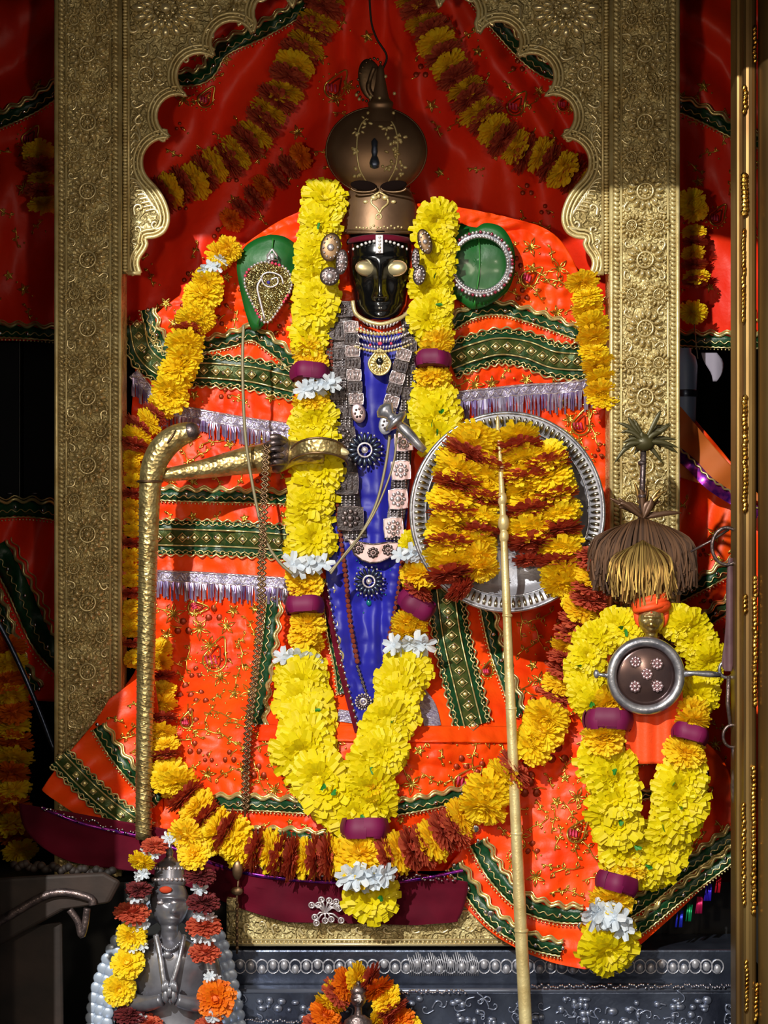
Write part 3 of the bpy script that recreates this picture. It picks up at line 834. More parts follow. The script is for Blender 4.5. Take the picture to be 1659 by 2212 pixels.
lp = MB(); ribbon(lp, [(730, 1545), (770, 1550)], 26, robe_d, 8); lp.build('silver_patch', LACE, rb); lp = MB(); ribbon(lp, cr([(905, 1500), (925, 1530), (935, 1570)], 5), 36, robe_d, 8); lp.build('silver_patch', LACE, rb)
# the waist hem: a gathered edge where the skirt cloth overlaps
def hem_d(x, y): return robe_d(x, y)-10
solid(sheet([(560, 1566, 1130, 1570), (560, 1580, 1135, 1585), (556, 1600, 1140, 1605)], hem_d, 90, 8).build('skirt_hem', ORANGE, rb), 3*U)
A1 = [(345, 950), (560, 940), (620, 960), (620, 1045), (345, 1045)]
embroider(rb, [(350, 660), (520, 560), (640, 560), (640, 730), (560, 700), (350, 700)], robe_d, 14, 11)
embroider(rb, A1, robe_d, 12, 12)
embroider(rb, [(345, 1098), (620, 1100), (620, 1122), (345, 1122)], robe_d, 6, 13, smin=9, smax=13)
embroider(rb, [(345, 855), (620, 880), (620, 850), (345, 845)], robe_d, 4, 14)
embroider(rb, [(300, 1310), (560, 1310), (560, 1700), (450, 1700), (330, 1560)], robe_d, 46, 15, smin=15, smax=32)
embroider(rb, [(560, 1590), (1300, 1590), (1250, 1700), (950, 1700), (560, 1710)], robe_d, 34, 16, smin=15, smax=32)
embroider(rb, [(985, 560), (1190, 520), (1270, 740), (1200, 740), (1150, 660), (985, 660)], robe_d, 24, 17, smin=15, smax=32)
embroider(rb, [(985, 800), (1290, 800), (1300, 1000), (1240, 960), (1200, 830), (985, 832)], robe_d, 14, 18, smin=15, smax=32)
embroider(rb, [(1110, 1330), (1300, 1310), (1290, 1560), (1140, 1560)], robe_d, 18, 19, smin=15, smax=32)
embroider(rb, [(560, 1765), (950, 1765), (930, 1790), (560, 1790)], robe_d, 14, 20, smin=8, smax=12)
pm = MB()
for x, y, s, a in ((458, 1425, 46, 0), (1000, 1690, 44, .4), (420, 1310, 26, 1.2), (1250, 920, 36, 0), (1140, 600, 32, .5), (1050, 1450, 22, 0), (660, 1560, 22, 0), (400, 1560, 24, 0)):
    motif(pm, 'paisley', x, y, s, a, robe_d, 5)
tag(pm.build('paisley_embroidery', [ZARI, COPPER, PINK], rb, recalc=False), kind='stuff')

# left corner flap and the heaped cloth at lower right are folds lying over the pedestal
def flap_d(x, y): return -70+10*math.sin((x*.55+y*.8)/14)+10*nz(x/50, y/50, 3)
fl = thing('cloth_flap', 'orange flap with two slanting green borders spread left of the staff foot', 'cloth', P(220, 1800, -70))
solid(sheet([(236, 1510, 330, 1440), (205, 1560, 345, 1560), (150, 1625, 350, 1690), (98, 1694, 352, 1790), (100, 1715, 345, 1820), (180, 1768, 330, 1824)], flap_d, 70, 60).build('fold', ORANGE, fl), 3*U)
trim(fl, [(212, 1570), (250, 1630), (300, 1690), (345, 1730)], 24, flap_d, off=7, name='green_trim')
trim(fl, [(128, 1636), (190, 1700), (250, 1752), (320, 1800)], 52, flap_d, 'wide', off=7, name='green_trim')
embroider(fl, [(230, 1540), (330, 1490), (340, 1640), (290, 1620)], flap_d, 6, 31)

def heap_d(x, y): 
    return -205-60*math.exp(-((x-1260)/190)**2)*sm(1650, 1950, y)+16*nz(x/90, y/60, 2)+10*math.sin(x/34+y/70)+6*nz(x/30, y/30, 6)
hp = thing('cloth_heap', 'orange embroidered cloth gathered in a hanging swag under the small brass idol', 'cloth', P(1270, 2090, -200))
hrows = [(1180, 1560, 1400, 1500), (1130, 1620, 1470, 1560), (1080, 1680, 1560, 1640), (1040, 1760, 1592, 1740), (1000, 1830, 1600, 1800), (964, 1900, 1590, 1850), (1040, 1995, 1500, 1935), (1110, 2045, 1440, 1990), (1190, 2078, 1370, 2050), (1262, 2094, 1300, 2090)]
solid(sheet(hrows, heap_d, 150, 150).build('fold', ORANGE, hp), 3*U)
trim(hp, [(980, 1870), (1020, 1930), (1070, 1990), (1150, 2036), (1215, 2052)], 26, heap_d, off=9, name='green_trim')
trim(hp, [(1030, 1820), (1070, 1890), (1130, 1950), (1200, 1975), (1260, 1978)], 30, heap_d, off=9, name='green_trim')
trim(hp, [(1262, 2056), (1340, 2030), (1400, 1990), (1460, 1940), (1540, 1880), (1600, 1835)], 24, heap_d, off=9, name='green_trim')
trim(hp, [(1330, 1985), (1400, 1940), (1460, 1890), (1520, 1850), (1590, 1800)], 26, heap_d, off=9, name='green_trim')
trim(hp, [(1340, 1650), (1400, 1634), (1460, 1612)], 22, heap_d, off=9, name='green_trim')
trim(hp, [(1360, 1724), (1420, 1710), (1530, 1670)], 16, heap_d, off=9, name='green_trim')
embroider(hp, [(1140, 1640), (1270, 1600), (1300, 1900), (1240, 1940), (1140, 1900), (1080, 1800)], heap_d, 34, 33, smin=15, smax=32)
embroider(hp, [(1400, 1880), (1540, 1760), (1580, 1790), (1420, 1920)], heap_d, 8, 34)
pm = MB()
for x, y, s in ((1240, 1800, 34), (1395, 1590, 34), (1110, 1850, 20), (1440, 1560, 20), (1520, 1720, 22)): motif(pm, 'paisley', x, y, s, .3, heap_d, 6)
tag(pm.build('paisley_embroidery', [ZARI, COPPER, PINK], hp, recalc=False), kind='stuff')
for x, y in ((1080, 2008), (975, 1975), (1028, 1790), (1255, 2000), (1060, 1975)):
    sq = MB(); sq.ell(P(x, y, heap_d(x, y)-14), (8*U, 2*U, 8*U), Matrix.Rotation(.2, 3, 'X'), 10, 5); sq.build('sequin', SEQ, hp)
# coloured tassels at right under the swag
for i, (x, y) in enumerate(((1470, 1975), (1492, 1962), (1512, 1945), (1532, 1918), (1552, 1900))):
    m = MB()
    for j in range(9):
        q = x+R.uniform(-6, 6); m.tube([P(q, y-8, -196), P(q-3+R.uniform(-2, 2), y+28, -200)], 1.6*U, 4)
    mm = mat('tassel_%s' % ['blue', 'green', 'red', 'violet', 'crimson'][i], [(40, 50, 200), (20, 150, 90), (190, 30, 90), (60, 40, 210), (220, 30, 50)][i], .3, .6)
    o = m.build('tassel', mm); tag(o, '%s tinsel tassel hanging from the lower right cloth edge' % ['blue', 'green', 'magenta', 'violet', 'crimson'][i], 'tassel', 'tinsel tassels under the right cloth edge')

# maroon velvet and purple foil edge
def mar_d(x, y): return -95-135*sm(380, 560, x)+10*nz(x/80, y/40, 2)+5*math.sin(x/40)
mv = thing('maroon_cloth', 'dark maroon velvet cloth hanging over the golden ledge below the robe', 'cloth', P(560, 1990, -60))
solid(sheet([(40, 1735, 1010, 1905), (60, 1800, 1010, 1925), (150, 1860, 1000, 1965), (330, 1888, 990, 1985), (520, 1962, 980, 1992), (620, 1992, 900, 1998)], mar_d, 120, 40).build('velvet', MAROON, mv), 3*U)
k = MB(); ribbon(k, cr([(90, 1745), (180, 1780), (320, 1812), (420, 1850), (540, 1888), (700, 1905), (860, 1905), (1000, 1880)], 8), 7, lambda x, y: mar_d(x, y), 6); k.build('foil_edging', PURPLE, mv)
k = MB()
for i in range(150):
    t = i/150; x = 90+900*t; y = 1745+150*math.sin(min(1, t*1.15)*PI*.5)+R.uniform(-6, 8)
    k.ell(P(x, y, mar_d(x, y)-10), (R.uniform(2, 5)*U, 1.5*U, R.uniform(1.5, 3)*U), Matrix.Rotation(R.uniform(-.6, .6), 3, 'Z'), 6, 4)
tag(k.build('sequins', SEQ, mv), kind='stuff')
k = MB()
for i in range(12):
    a = -2.4+i*.34+(.9 if i > 6 else 0); L = R.uniform(24, 46); x1 = 702+math.cos(a)*L*1.25; y1 = 1968+math.sin(a)*L*.6
    k.tube([P(702, 1972, -243), P((702+x1)/2, (1966+y1)/2-3, -245), P(x1, y1, -245)], 2*U, 5)
    k.tube([P(x1+6*math.cos(t), y1+6*math.sin(t), -245) for t in [2*PI*j/10 for j in range(10)]], 1.8*U, 5, closed=True); k.ell(P(x1, y1, -245), (3*U, 2*U, 3*U), None, 6, 4)
k.build('beaded_sprig', SILVJ, mv)

# blue cloth with sequinned edge
bl = thing('blue_cloth', 'royal blue silk cloth hanging in a long V down the statue front', 'cloth', P(780, 1580, -90))
def blue_d(x, y): return min(robe_d(x, y), 5)-14-5*math.sin(x/9+3*nz(x/60, y/300, 4))
solid(sheet([(752, 720, 896, 720), (700, 752, 900, 752), (704, 900, 892, 900), (706, 1050, 884, 1050), (704, 1180, 874, 1180), (706, 1270, 866, 1280), (722, 1360, 856, 1380), (738, 1450, 838, 1450), (758, 1520, 812, 1520), (772, 1585, 780, 1585)], blue_d, 60, 120).build('silk', BLUE, bl), 3*U)
k = MB(); ribbon(k, cr([(700, 1262), (716, 1350), (740, 1460), (772, 1582)], 8), 12, blue_d, 5); eb = k.build('dark_edging', MAROON, bl)
k = MB(); dots(k, cr([(706, 1262), (722, 1350), (746, 1460), (776, 1582)], 8), 0, 14, 4.2, blue_d, 9); k.build('sequins', SEQ, eb)
k = MB(); k.ell(P(797, 1302, blue_d(797, 1302)-5), (6*U, 4*U, 7*U)); 
for i in range(26):
    x = R.uniform(760, 850); y = R.uniform(1190, 1330); k.ell(P(x, y, blue_d(x, y)-3), 2*U, None, 5, 3)
k.build('teal_beads', TEAL, bl)

# ------------------------------------------------------------------ jewellery on the chest
def chest(x, y): return blue_d(x, y)-12
def beadgrid(m, x, y, nx, ny, dx, dy, a=0, r=2.2):
    for i in range(nx):
        for j in range(ny):
            u = (i-(nx-1)/2)*dx; v = (j-(ny-1)/2)*dy
            X = x+u*math.cos(a)-v*math.sin(a); Y = y+u*math.sin(a)+v*math.cos(a)
            m.ell(P(X, Y, chest(X, Y)-3), r*U, None, 6, 4)
def plate(parent, x, y, wd, ht, a=0, m_=TARN, flower=True, dd=0):
    m = MB(); c = [(-1, -1), (0, -1.12), (1, -1), (1.06, 0), (1, 1), (0, 1.12), (-1, 1), (-1.06, 0)]
    pts = []
    for u, v in c:
        u *= wd/2; v *= ht/2; pts.append((x+u*math.cos(a)-v*math.sin(a), y+u*math.sin(a)+v*math.cos(a)))
    d = chest(x, y)-dd
    m.prism(pts, d-5, d+1); o = m.build('link_plate', m_, parent, smooth=False)
    k = MB(); k.tube([P(px, py, d-6) for px, py in pts], 1.1*U, 5, closed=True)
    if flower:
        r = min(wd, ht)*.32
        for i in range(8):
            t = i*PI/4; k.ell(P(x+r*math.cos(t), y+r*math.sin(t), d-7), (r*.36*U, 2*U, r*.36*U), None, 6, 4)
        k.ell(P(x, y, d-8), (r*.5*U, 3*U, r*.5*U), None, 8, 5)
    else:
        for i in (-1, 0, 1):
            k.tube([P(x+i*wd*.25*math.cos(a)+ht*.32*math.sin(a), y-ht*.32*math.cos(a)+i*wd*.25*math.sin(a), d-6), P(x+i*wd*.25*math.cos(a)-ht*.32*math.sin(a), y+ht*.32*math.cos(a)+i*wd*.25*math.sin(a), d-6)], 1.3*U, 4)
    k.build('relief', TARN if m_ is PLATED else SILVJ, o); return o
SILP = mat('silver_pinkish', (226, 196, 200), 0.3, 0.9)
hb = thing('long_silver_harness', 'long silver chain of square plates and beads down both sides to a crescent plaque', 'necklace', P(800, 1215, -60))
k = MB(); ribbon(k, cr([(736, 650), (735, 760), (736, 900), (746, 1000), (754, 1090), (768, 1165)], 8), 50, chest, -4, 3); k.build('backing_strip', PLATED, hb)
k = MB(); ribbon(k, cr([(884, 680), (892, 800), (876, 920), (868, 1000), (860, 1080), (848, 1168)], 8), 38, chest, -4, 3); k.build('backing_strip', PLATED, hb)
bg = MB()
Lp = [(738, 668, 40, 30), (735, 716, 42, 34), (732, 764, 40, 22), (732, 806, 42, 26), (733, 850, 44, 26), (738, 890, 44, 24), (742, 942, 38, 40), (748, 1044, 40, 44), (757, 1120, 44, 48)]
for i, (x, y, a, b) in enumerate(Lp): plate(hb, x, y, a+10, b, 0, PLATED, i in (0, 6, 8))
for x, y in ((735, 786), (733, 828), (735, 870), (742, 912), (752, 1082), (766, 1152)): beadgrid(bg, x, y, 4, 4, 9, 6)
Rp = [(886, 690, 26, 30), (884, 745, 30, 30), (893, 800, 30, 22), (885, 850, 34, 24), (872, 955, 38, 36), (866, 1016, 40, 38), (860, 1078, 40, 40), (850, 1140, 40, 40)]
for i, (x, y, a, b) in enumerate(Rp): plate(hb, x, y, a, b, -.06, SILP if i > 3 else PLATED, i > 3)
for x, y in ((896, 772), (892, 822), (880, 876), (871, 986), (864, 1047), (856, 1108), (848, 1162)): beadgrid(bg, x, y, 4, 4, 8, 6)
tag(bg.build('bead_rows', SILVJ, hb), kind='stuff')
m = MB(); cres = [(752, 1164), (780, 1172), (806, 1176), (836, 1172), (862, 1172), (854, 1194), (838, 1206), (820, 1214), (800, 1216), (782, 1210), (766, 1198)]
m.prism(cres, chest(805, 1190)-8, chest(805, 1190)-2); cp = m.build('crescent_plaque', SILP, hb, smooth=False)
m = MB()
for cx, cy in ((774, 1185), (806, 1194), (838, 1188)):
    for i in range(8):
        t = i*PI/4; m.ell(P(cx+9*math.cos(t), cy+9*math.sin(t), chest(805, 1190)-10), (4*U, 2*U, 4*U), None, 6, 4)
    m.ell(P(cx, cy, chest(805, 1190)-11), (4*U, 3*U, 4*U))
m.tube([P(x, y, chest(805, 1190)-9) for x, y in cres], 2*U, 5, closed=True); m.build('relief', TARN, cp)

def flowerpend(name, label, x, y, r, mm, dd=16):
    t = thing(name, label, 'pendant', P(x, y+r, chest(x, y)-dd)); d = chest(x, y)-dd
    for i in range(16):
        a = i*PI/8; m = MB(); M = Matrix.Rotation(a, 3, 'Y')
        m.ell(P(x+r*.7*math.cos(a), y+r*.7*math.sin(a), d), (r*.3*U, 4*U, r*.12*U), M, 6, 4); m.build('petal', mm, t)
    m = MB(); m.tube([P(x+r*.4*math.cos(a), y+r*.4*math.sin(a), d-3) for a in [2*PI*i/16 for i in range(16)]], 2.5*U, 5, closed=True); m.ell(P(x, y, d-4), (r*.2*U, 5*U, r*.2*U), None, 10, 6); m.build('boss', SILVJ, t)
    m = MB()
    for i in range(16):
        a = (i+.5)*PI/8; m.ell(P(x+r*.98*math.cos(a), y+r*.98*math.sin(a), d), 2.6*U, None, 6, 4)
    m.build('bead_border', SILVJ, t); return t
flowerpend('flower_pendant', 'round silver filigree flower pendant beside the brass bangle on the blue cloth', 788, 972, 38, SILVD)
flowerpend('flower_pendant', 'round dark silver flower pendant hanging below the crescent plaque', 797, 1256, 32, SILVD)
flowerpend('small_pendant', 'small dark flower pendant at the bottom tip of the blue cloth', 785, 1516, 17, TARN)

# second pair of bands ending in rounded tabs
for sgn, pth, lab in ((-1, [(758, 700), (762, 760), (766, 820), (772, 880)], 'narrow link band with rounded tab left of the teardrop pendant'),
                      (1, [(872, 760), (858, 810), (846, 860), (832, 905)], 'narrow link band with rounded tab slanting right of the teardrop pendant')):
    t = thing('link_band', lab, 'jewellery', P(pth[-1][0], pth[-1][1]+30, -50))
    q = resample(cr(pth, 8), 26)
    for i, (x, y) in enumerate(q[:-1]):
        a = 0.0 if sgn < 0 else .28
        plate(t, x, y+6, 30, 23, a, PLATED if i % 2 else TARN, False, 8)
    x, y = q[-1]
    m = MB(); m.ell(P(x+2, y+12, chest(x, y)-14), (16*U, 4*U, 22*U), Matrix.Rotation(.2*sgn, 3, 'Y'), 16, 8); tb = m.build('rounded_tab', SILP if sgn < 0 else SILVB, t)
    m = MB()
    for i in range(7):
        m.ell(P(x+2+7*math.cos(i), y+12+9*math.sin(i), chest(x, y)-18), (3*U, 2*U, 3*U), None, 6, 4)
    m.build('relief', TARN, tb)

# collar and filigree necklace
cl = thing('filigree_necklace', 'pale gold and silver filigree necklace close under the black chin', 'necklace', P(822, 760, -70))
def cold(x, y): return min(chest(x, y), -34+0.0*(y))-8+30*((x-822)/75)**2
m = MB()
m.tube([P(x, y, cold(x, y)-4) for x, y in cr([(762, 650), (768, 676), (790, 692), (822, 700), (852, 692), (876, 680), (890, 660)], 5)], 4.5*U, 8); m.build('collar_wire', GOLDS, cl)
m = MB()
for r_, n in ((1, 15), (2, 17), (3, 19), (4, 21)):
    for i in range(n):
        t = -1+2*i/(n-1); x = 822+t*(48+r_*4); y = 690+r_*15-22*t*t*(1 if r_ < 3 else .7)
        M = Matrix.Rotation(t*.9, 3, 'Y'); m.ell(P(x, y, cold(x, y)-2-r_), (2.6*U, 3*U, (7 if r_ % 2 else 4)*U), M, 6, 4)
fg = m.build('filigree', SILVJ, cl)
m = MB()
for i in range(23):
    t = -1+2*i/22; x = 822+t*66; y = 759-16*t*t; m.ell(P(x, y, cold(x, y)-6), 3.4*U, None, 7, 5)
for i in range(14):
    t = -1+2*i/13; x = 822+t*50; y = 722-10*t*t; m.ell(P(x, y, cold(x, y)-9), 4*U, None, 7, 5)
m.build('gold_beads', GOLDS, cl)
m = MB(); m.ell(P(821, 742, cold(821, 742)-10), (5*U, 3*U, 4*U)); m.ell(P(800, 745, cold(800, 745)-9), (3*U, 3*U, 3*U)); m.ell(P(845, 742, cold(845, 742)-9), (3*U, 3*U, 3*U)); m.build('red_stones', PINK, cl)
td = thing('teardrop_pendant', 'gold teardrop pendant with a dark centre at the top of the blue cloth', 'pendant', P(820, 806, -60))
m = MB(); dd = chest(820, 780)-14
lp = [(820+24*math.sin(t)*(1 if math.cos(t) < 0 else 1-.55*math.cos(t)), 782-28*math.cos(t)) for t in [2*PI*i/26 for i in range(26)]]
m.prism(lp, dd-5, dd+2); tdp = m.build('backing', BRASS, td, smooth=False)
m = MB(); m.tube([P(x, y, dd-6) for x, y in lp], 2.4*U, 6, closed=True)
for i in range(16):
    t = 2*PI*i/16; m.tube([P(820+9*math.sin(t), 784-9*math.cos(t), dd-8), P(820+19*math.sin(t), 784-20*math.cos(t)*(1 if math.cos(t) < 0 else .9), dd-6)], 1.8*U, 5)
m.build('rays', ZARIW, td)
m = MB(); m.ell(P(820, 780, dd-7), (8*U, 4*U, 9*U)); m.build('dark_stone', BLACK, td); m = MB(); m.ell(P(820, 792, dd-10), 4*U); m.build('white_stone', PEARL, td)

def strand(name, label, pth, r, step, mm, cat, dfn, off=10):
    t = thing(name, label, cat, P(pth[-1][0], pth[-1][1], dfn(*pth[-1])-off))
    q = resample(cr(pth, 8), step)
    m = MB(); m.ell((0, 0, 0), 1, None, 8, 6); tmp = m.build('bead', mm, origin=(0, 0, 0)); me = tmp.data; bpy.data.objects.remove(tmp)
    for x, y in q: place(me, 'bead', t, P(x, y, dfn(x, y)-off), (r*U*R.uniform(.9, 1.1), r*U*.9, r*U*R.uniform(.9, 1.1)))
    k = MB(); k.tube([P(x, y, dfn(x, y)-off) for x, y in q], 1*U, 4); k.build('string', THREAD, t)
strand('prayer_bead_string', 'long string of reddish-brown seed beads down the left edge of the blue cloth', [(706, 640), (708, 760), (712, 900), (722, 1030), (732, 1130), (746, 1240), (756, 1340), (772, 1430)], 5.6, 11, BEAD, 'beads', blue_d, 9)
strand('prayer_bead_string', 'shorter brown seed bead string beside the left silver plates', [(716, 700), (716, 860), (718, 960)], 4.5, 9, BEAD, 'beads', blue_d, 12)
strand('prayer_bead_string', 'brown seed bead string along the right edge of the lower blue cloth', [(868, 1215), (858, 1290), (846, 1350), (830, 1425)], 5, 11, BEAD, 'beads', blue_d, 9)
strand('silver_bead_chain', 'small silver chain with a dark bead at the lower tip of the blue cloth', [(772, 1440), (782, 1470), (792, 1500)], 4, 9, TARN, 'chain', blue_d, 9)

# ------------------------------------------------------------------ leaves with ornaments
def leaf(name, label, outline, vein, d):
    t = thing(name, label, 'leaf', P(vein[-1][0], vein[-1][1], d))
    pl = resample(cr(outline+[outline[0]], 8), 6)[:-1]
    cx = sum(p[0] for p in pl)/len(pl); cy = sum(p[1] for p in pl)/len(pl)
    m = MB(); n = len(pl); rings = 7
    vs = []
    for j in range(rings+1):
        q = j/rings
        for x, y in pl:
            X = cx+(x-cx)*q; Y = cy+(y-cy)*q
            vs.append(P(X, Y, d+14*q*q+4*math.sin(Y/13)*q*(1-q)*2+3*math.sin(X/20)))
    fs = [(j*n+i, j*n+(i+1) % n, (j+1)*n+(i+1) % n, (j+1)*n+i) for j in range(rings) for i in range(n)]
    m.add(vs, fs); solid(m.build('blade', LEAFM, t), 2.5*U)
    k = MB(); vv = cr(vein, 6); k.tube([P(x, y, d-1) for x, y in vv], 1.6*U, 5)
    k.build('midrib', LEAFB, t)
    return t
leaf('betel_leaf', 'green leaf with twisted tip behind the paisley brooch on the left shoulder', [(585, 507), (615, 512), (643, 535), (647, 575), (635, 620), (600, 665), (572, 700), (548, 715), (532, 680), (518, 620), (512, 570), (528, 535), (556, 515)], [(590, 515), (580, 600), (556, 700)], 18)
leaf('betel_leaf', 'broad green leaf behind the jewelled ring on the right shoulder', [(1030, 492), (1050, 482), (1085, 492), (1108, 530), (1112, 580), (1098, 625), (1062, 655), (1024, 668), (1000, 655), (968, 630), (952, 590), (954, 545), (962, 508), (990, 484), (1015, 490)], [(1033, 500), (1036, 580), (1024, 660)], 20)
br = thing('paisley_brooch', 'jewelled golden paisley brooch pinned on the left leaf', 'brooch', P(572, 695, 0))
pp = resample(cr([(588, 568), (615, 578), (630, 602), (626, 630), (606, 662), (586, 690), (572, 697), (560, 684), (545, 655), (530, 620), (530, 595), (544, 576), (566, 566), (588, 568)], 6), 6)[:-1]
m = MB(); m.prism(pp, -4, 6); m.build('plate', mat('brooch_gold', (220, 206, 140), .25, 1, (170, 150, 90), 200, 1.0, 350, 'vor'), br, smooth=False)
for i, (x, y) in enumerate(resample(pp, 8)):
    m = MB(); m.ell(P(x, y, -5), 3.4*U, None, 7, 5); m.build('edge_stone', PINK if i % 12 in (0, 1, 2) else SILVJ, br)
m = MB(); m.tube([P(x, y, -7) for x, y in cr([(585, 604), (598, 600), (600, 612), (586, 620), (570, 614), (566, 596), (582, 588), (606, 596), (612, 614)], 4)], 2.2*U, 5)
m.tube([P(x, y, -7) for x, y in cr([(566, 600), (556, 620), (562, 650), (572, 690)], 4)], 3*U, 5); m.build('swirl', SILVJ, br)
m = MB(); m.ell(P(580, 610, -9), 4*U); m.build('centre_stone', mat('blue_stone', (50, 40, 160), .1, 0, coat=1), br)
m = MB(); m.tube([P(x, y, -4) for x, y in [(588, 538), (578, 552), (576, 562), (600, 562), (598, 552)]], 3*U, 6, closed=True); m.ell(P(588, 554, -4), (6*U, 3*U, 7*U)); m.build('loop', SILVJ, br)
rg = thing('jewelled_ring_brooch', 'round ring of sparkling stones pinned on the right leaf', 'brooch', P(1038, 636, 0))
m = MB(); m.tube([P(1038+62*math.cos(t), 570+62*math.sin(t), 2) for t in [2*PI*i/48 for i in range(48)]], 7*U, 8, closed=True, flat=.5); m.build('ring', SILV, rg)
mb_ = MB(); mb_.ell((0, 0, 0), 1, None, 8, 5); tmp = mb_.build('stone', SILVJ, origin=(0, 0, 0)); SM = tmp.data; bpy.data.objects.remove(tmp)
mb_ = MB(); mb_.ell((0, 0, 0), 1, None, 8, 5); tmp = mb_.build('stone', mat('ruby_stone', (150, 30, 60), .1, .2, coat=1), origin=(0, 0, 0)); SMR = tmp.data; bpy.data.objects.remove(tmp)
for i in range(56):
    t = 2*PI*i/56; place(SM, 'stone', rg, P(1038+59*math.cos(t), 570+59*math.sin(t), -5), 3*U)
for i in range(52):
    t = 2*PI*i/52; place(SM if i % 3 else SMR, 'stone', rg, P(1038+69*math.cos(t), 570+69*math.sin(t), -3), (3.6*U, 3*U, 3.6*U))

# ------------------------------------------------------------------ flowers
def petal(m, az, tilt, L, wd, curl_=.25, r0=.08, mi=0, seg=3, lift=0):
    Z = Matrix.Rotation(az, 3, 'Z'); vs = []
    for i in range(seg+1):
        t = i/seg; a = tilt+curl_*(t-.3)
        rad = r0+L*t*math.sin(tilt+curl_*t*.5); h = lift+L*t*math.cos(tilt+curl_*t*.7)
        ww = wd*(.55+.75*t-.3*t**4) if t < 1 else wd*.72
        cup = .12*wd
        vs += [Z@Vector((rad, -ww/2, h+cup)), Z@Vector((rad*1.01, 0, h-cup*.4)), Z@Vector((rad, ww/2, h+cup))]
    fs = []
    for i in range(seg):
        a = i*3; fs += [(a, a+1, a+4, a+3), (a+1, a+2, a+5, a+4)]
    m.add(vs, fs, mi)
def mk(fn, name, mats):
    m = MB(); fn(m); o = m.build(name, mats, origin=(0, 0, 0), recalc=False, smooth=(name == 'rose_petal_roll')); me = o.data; bpy.data.objects.remove(o); return me
def chrys(seed):
    def f(m):
        r = random.Random(seed)
        for n, tl, L, wd in ((7, .25, .50, .24), (10, .5, .64, .27), (13, .75, .76, .30), (15, 1.0, .86, .31), (17, 1.2, .94, .32), (18, 1.4, 1.0, .32), (16, 1.65, 1.0, .32), (12, 1.95, .92, .32)):
            for i in range(n):
                petal(m, 2*PI*(i+r.random()*.6)/n, tl+r.uniform(-.12, .12), L*r.uniform(.85, 1.08), wd*r.uniform(.85, 1.2), .5+r.uniform(-.2, .3), lift=-.05)
        m.ell((0, 0, -.1), (.3, .3, .25), None, 6, 4, 0)
    return f
def mari(seed):
    def f(m):
        r = random.Random(seed)
        for n, tl, L, wd in ((8, .15, .66, .26), (12, .35, .72, .27), (16, .55, .78, .28), (18, .75, .84, .28), (21, .95, .90, .28), (23, 1.15, .94, .28), (24, 1.35, .97, .28), (24, 1.55, 1.0, .28), (20, 1.8, .96, .28), (14, 2.1, .82, .28)):
            for i in range(n):
                petal(m, 2*PI*(i+r.random())/n, tl+r.uniform(-.14, .14), L*r.uniform(.88, 1.06), wd*r.uniform(.8, 1.2), .15+r.uniform(-.3, .5), seg=2, lift=-.05)
        m.ell((0, 0, -.05), (.45, .45, .35), None, 7, 5, 0)
    return f
def rosering(seed):
    def f(m):
        r = random.Random(seed)
        for k in range(14):
            a = 2*PI*k/14; Z = Matrix.Rotation(a, 3, 'Z')
            def g(u, v, a=a): 
                q = a+(u-.5)*1.0; h = (v-.5)*.9; rr = .92+.10*math.sin(v*PI)+.05*math.sin(k*2.1+u*5)-.05*(k % 2)
                return Vector((rr*math.cos(q), rr*math.sin(q), h+.06*math.sin(k*1.7)))
            m.grid(g, 8, 8)
        m.lathe([(.05, .40), (.5, .46), (.85, .42), (.92, .3), (.92, -.3), (.85, -.42), (.5, -.46), (.05, -.40)], (0, 0, 0), n=16)
    return f
def jas(seed):
    def f(m):
        r = random.Random(seed)
        for i in range(6): petal(m, 2*PI*i/6+r.uniform(-.1, .1), 1.05+r.uniform(-.3, .3), .95, .52, .5, r0=.05)
        m.tube([(0, 0, .1), (0, 0, -.5)], .09, 6); m.ell((0, 0, .05), (.13, .13, .13), None, 6, 4)
    return f
FL = {}
for key, fn, nm, ma in (('Y', chrys, 'chrysanthemum', YEL), ('A', mari, 'marigold', AMB), ('G', mari, 'marigold', AMBY), ('R', mari, 'marigold', RUST), ('O', mari, 'marigold', ORM), ('M', mari, 'marigold', DKMAR), ('P', rosering, 'rose_petal_roll', ROSE), ('W', jas, 'jasmine', WHITE)):
    FL[key] = [mk(fn(s*3+1), nm, ma) for s in range(3)]
NAMES = {'Y': 'chrysanthemum', 'A': 'marigold', 'G': 'marigold', 'R': 'marigold', 'M': 'marigold', 'O': 'marigold', 'P': 'rose_petal_roll', 'W': 'jasmine'}
def leafbit(m):
    petal(m, 0, 1.2, 1.0, .5); petal(m, .5, 1.0, .7, .4)
LBM = mk(leafbit, 'leaf_sprig', LEAFB)
def orient(axis, spin):
    q = Vector((0, 0, 1)).rotation_difference(Vector(axis).normalized()).to_matrix()
    return (q@Matrix.Rotation(spin, 3, 'Z')).to_euler()
def flower(parent, key, x, y, d, r, axis, sq=1.0):
    return place(R.choice(FL[key]), NAMES[key], parent, P(x, y, d), (r*U, r*U, r*U*sq), orient(axis, R.uniform(0, 6.3)))
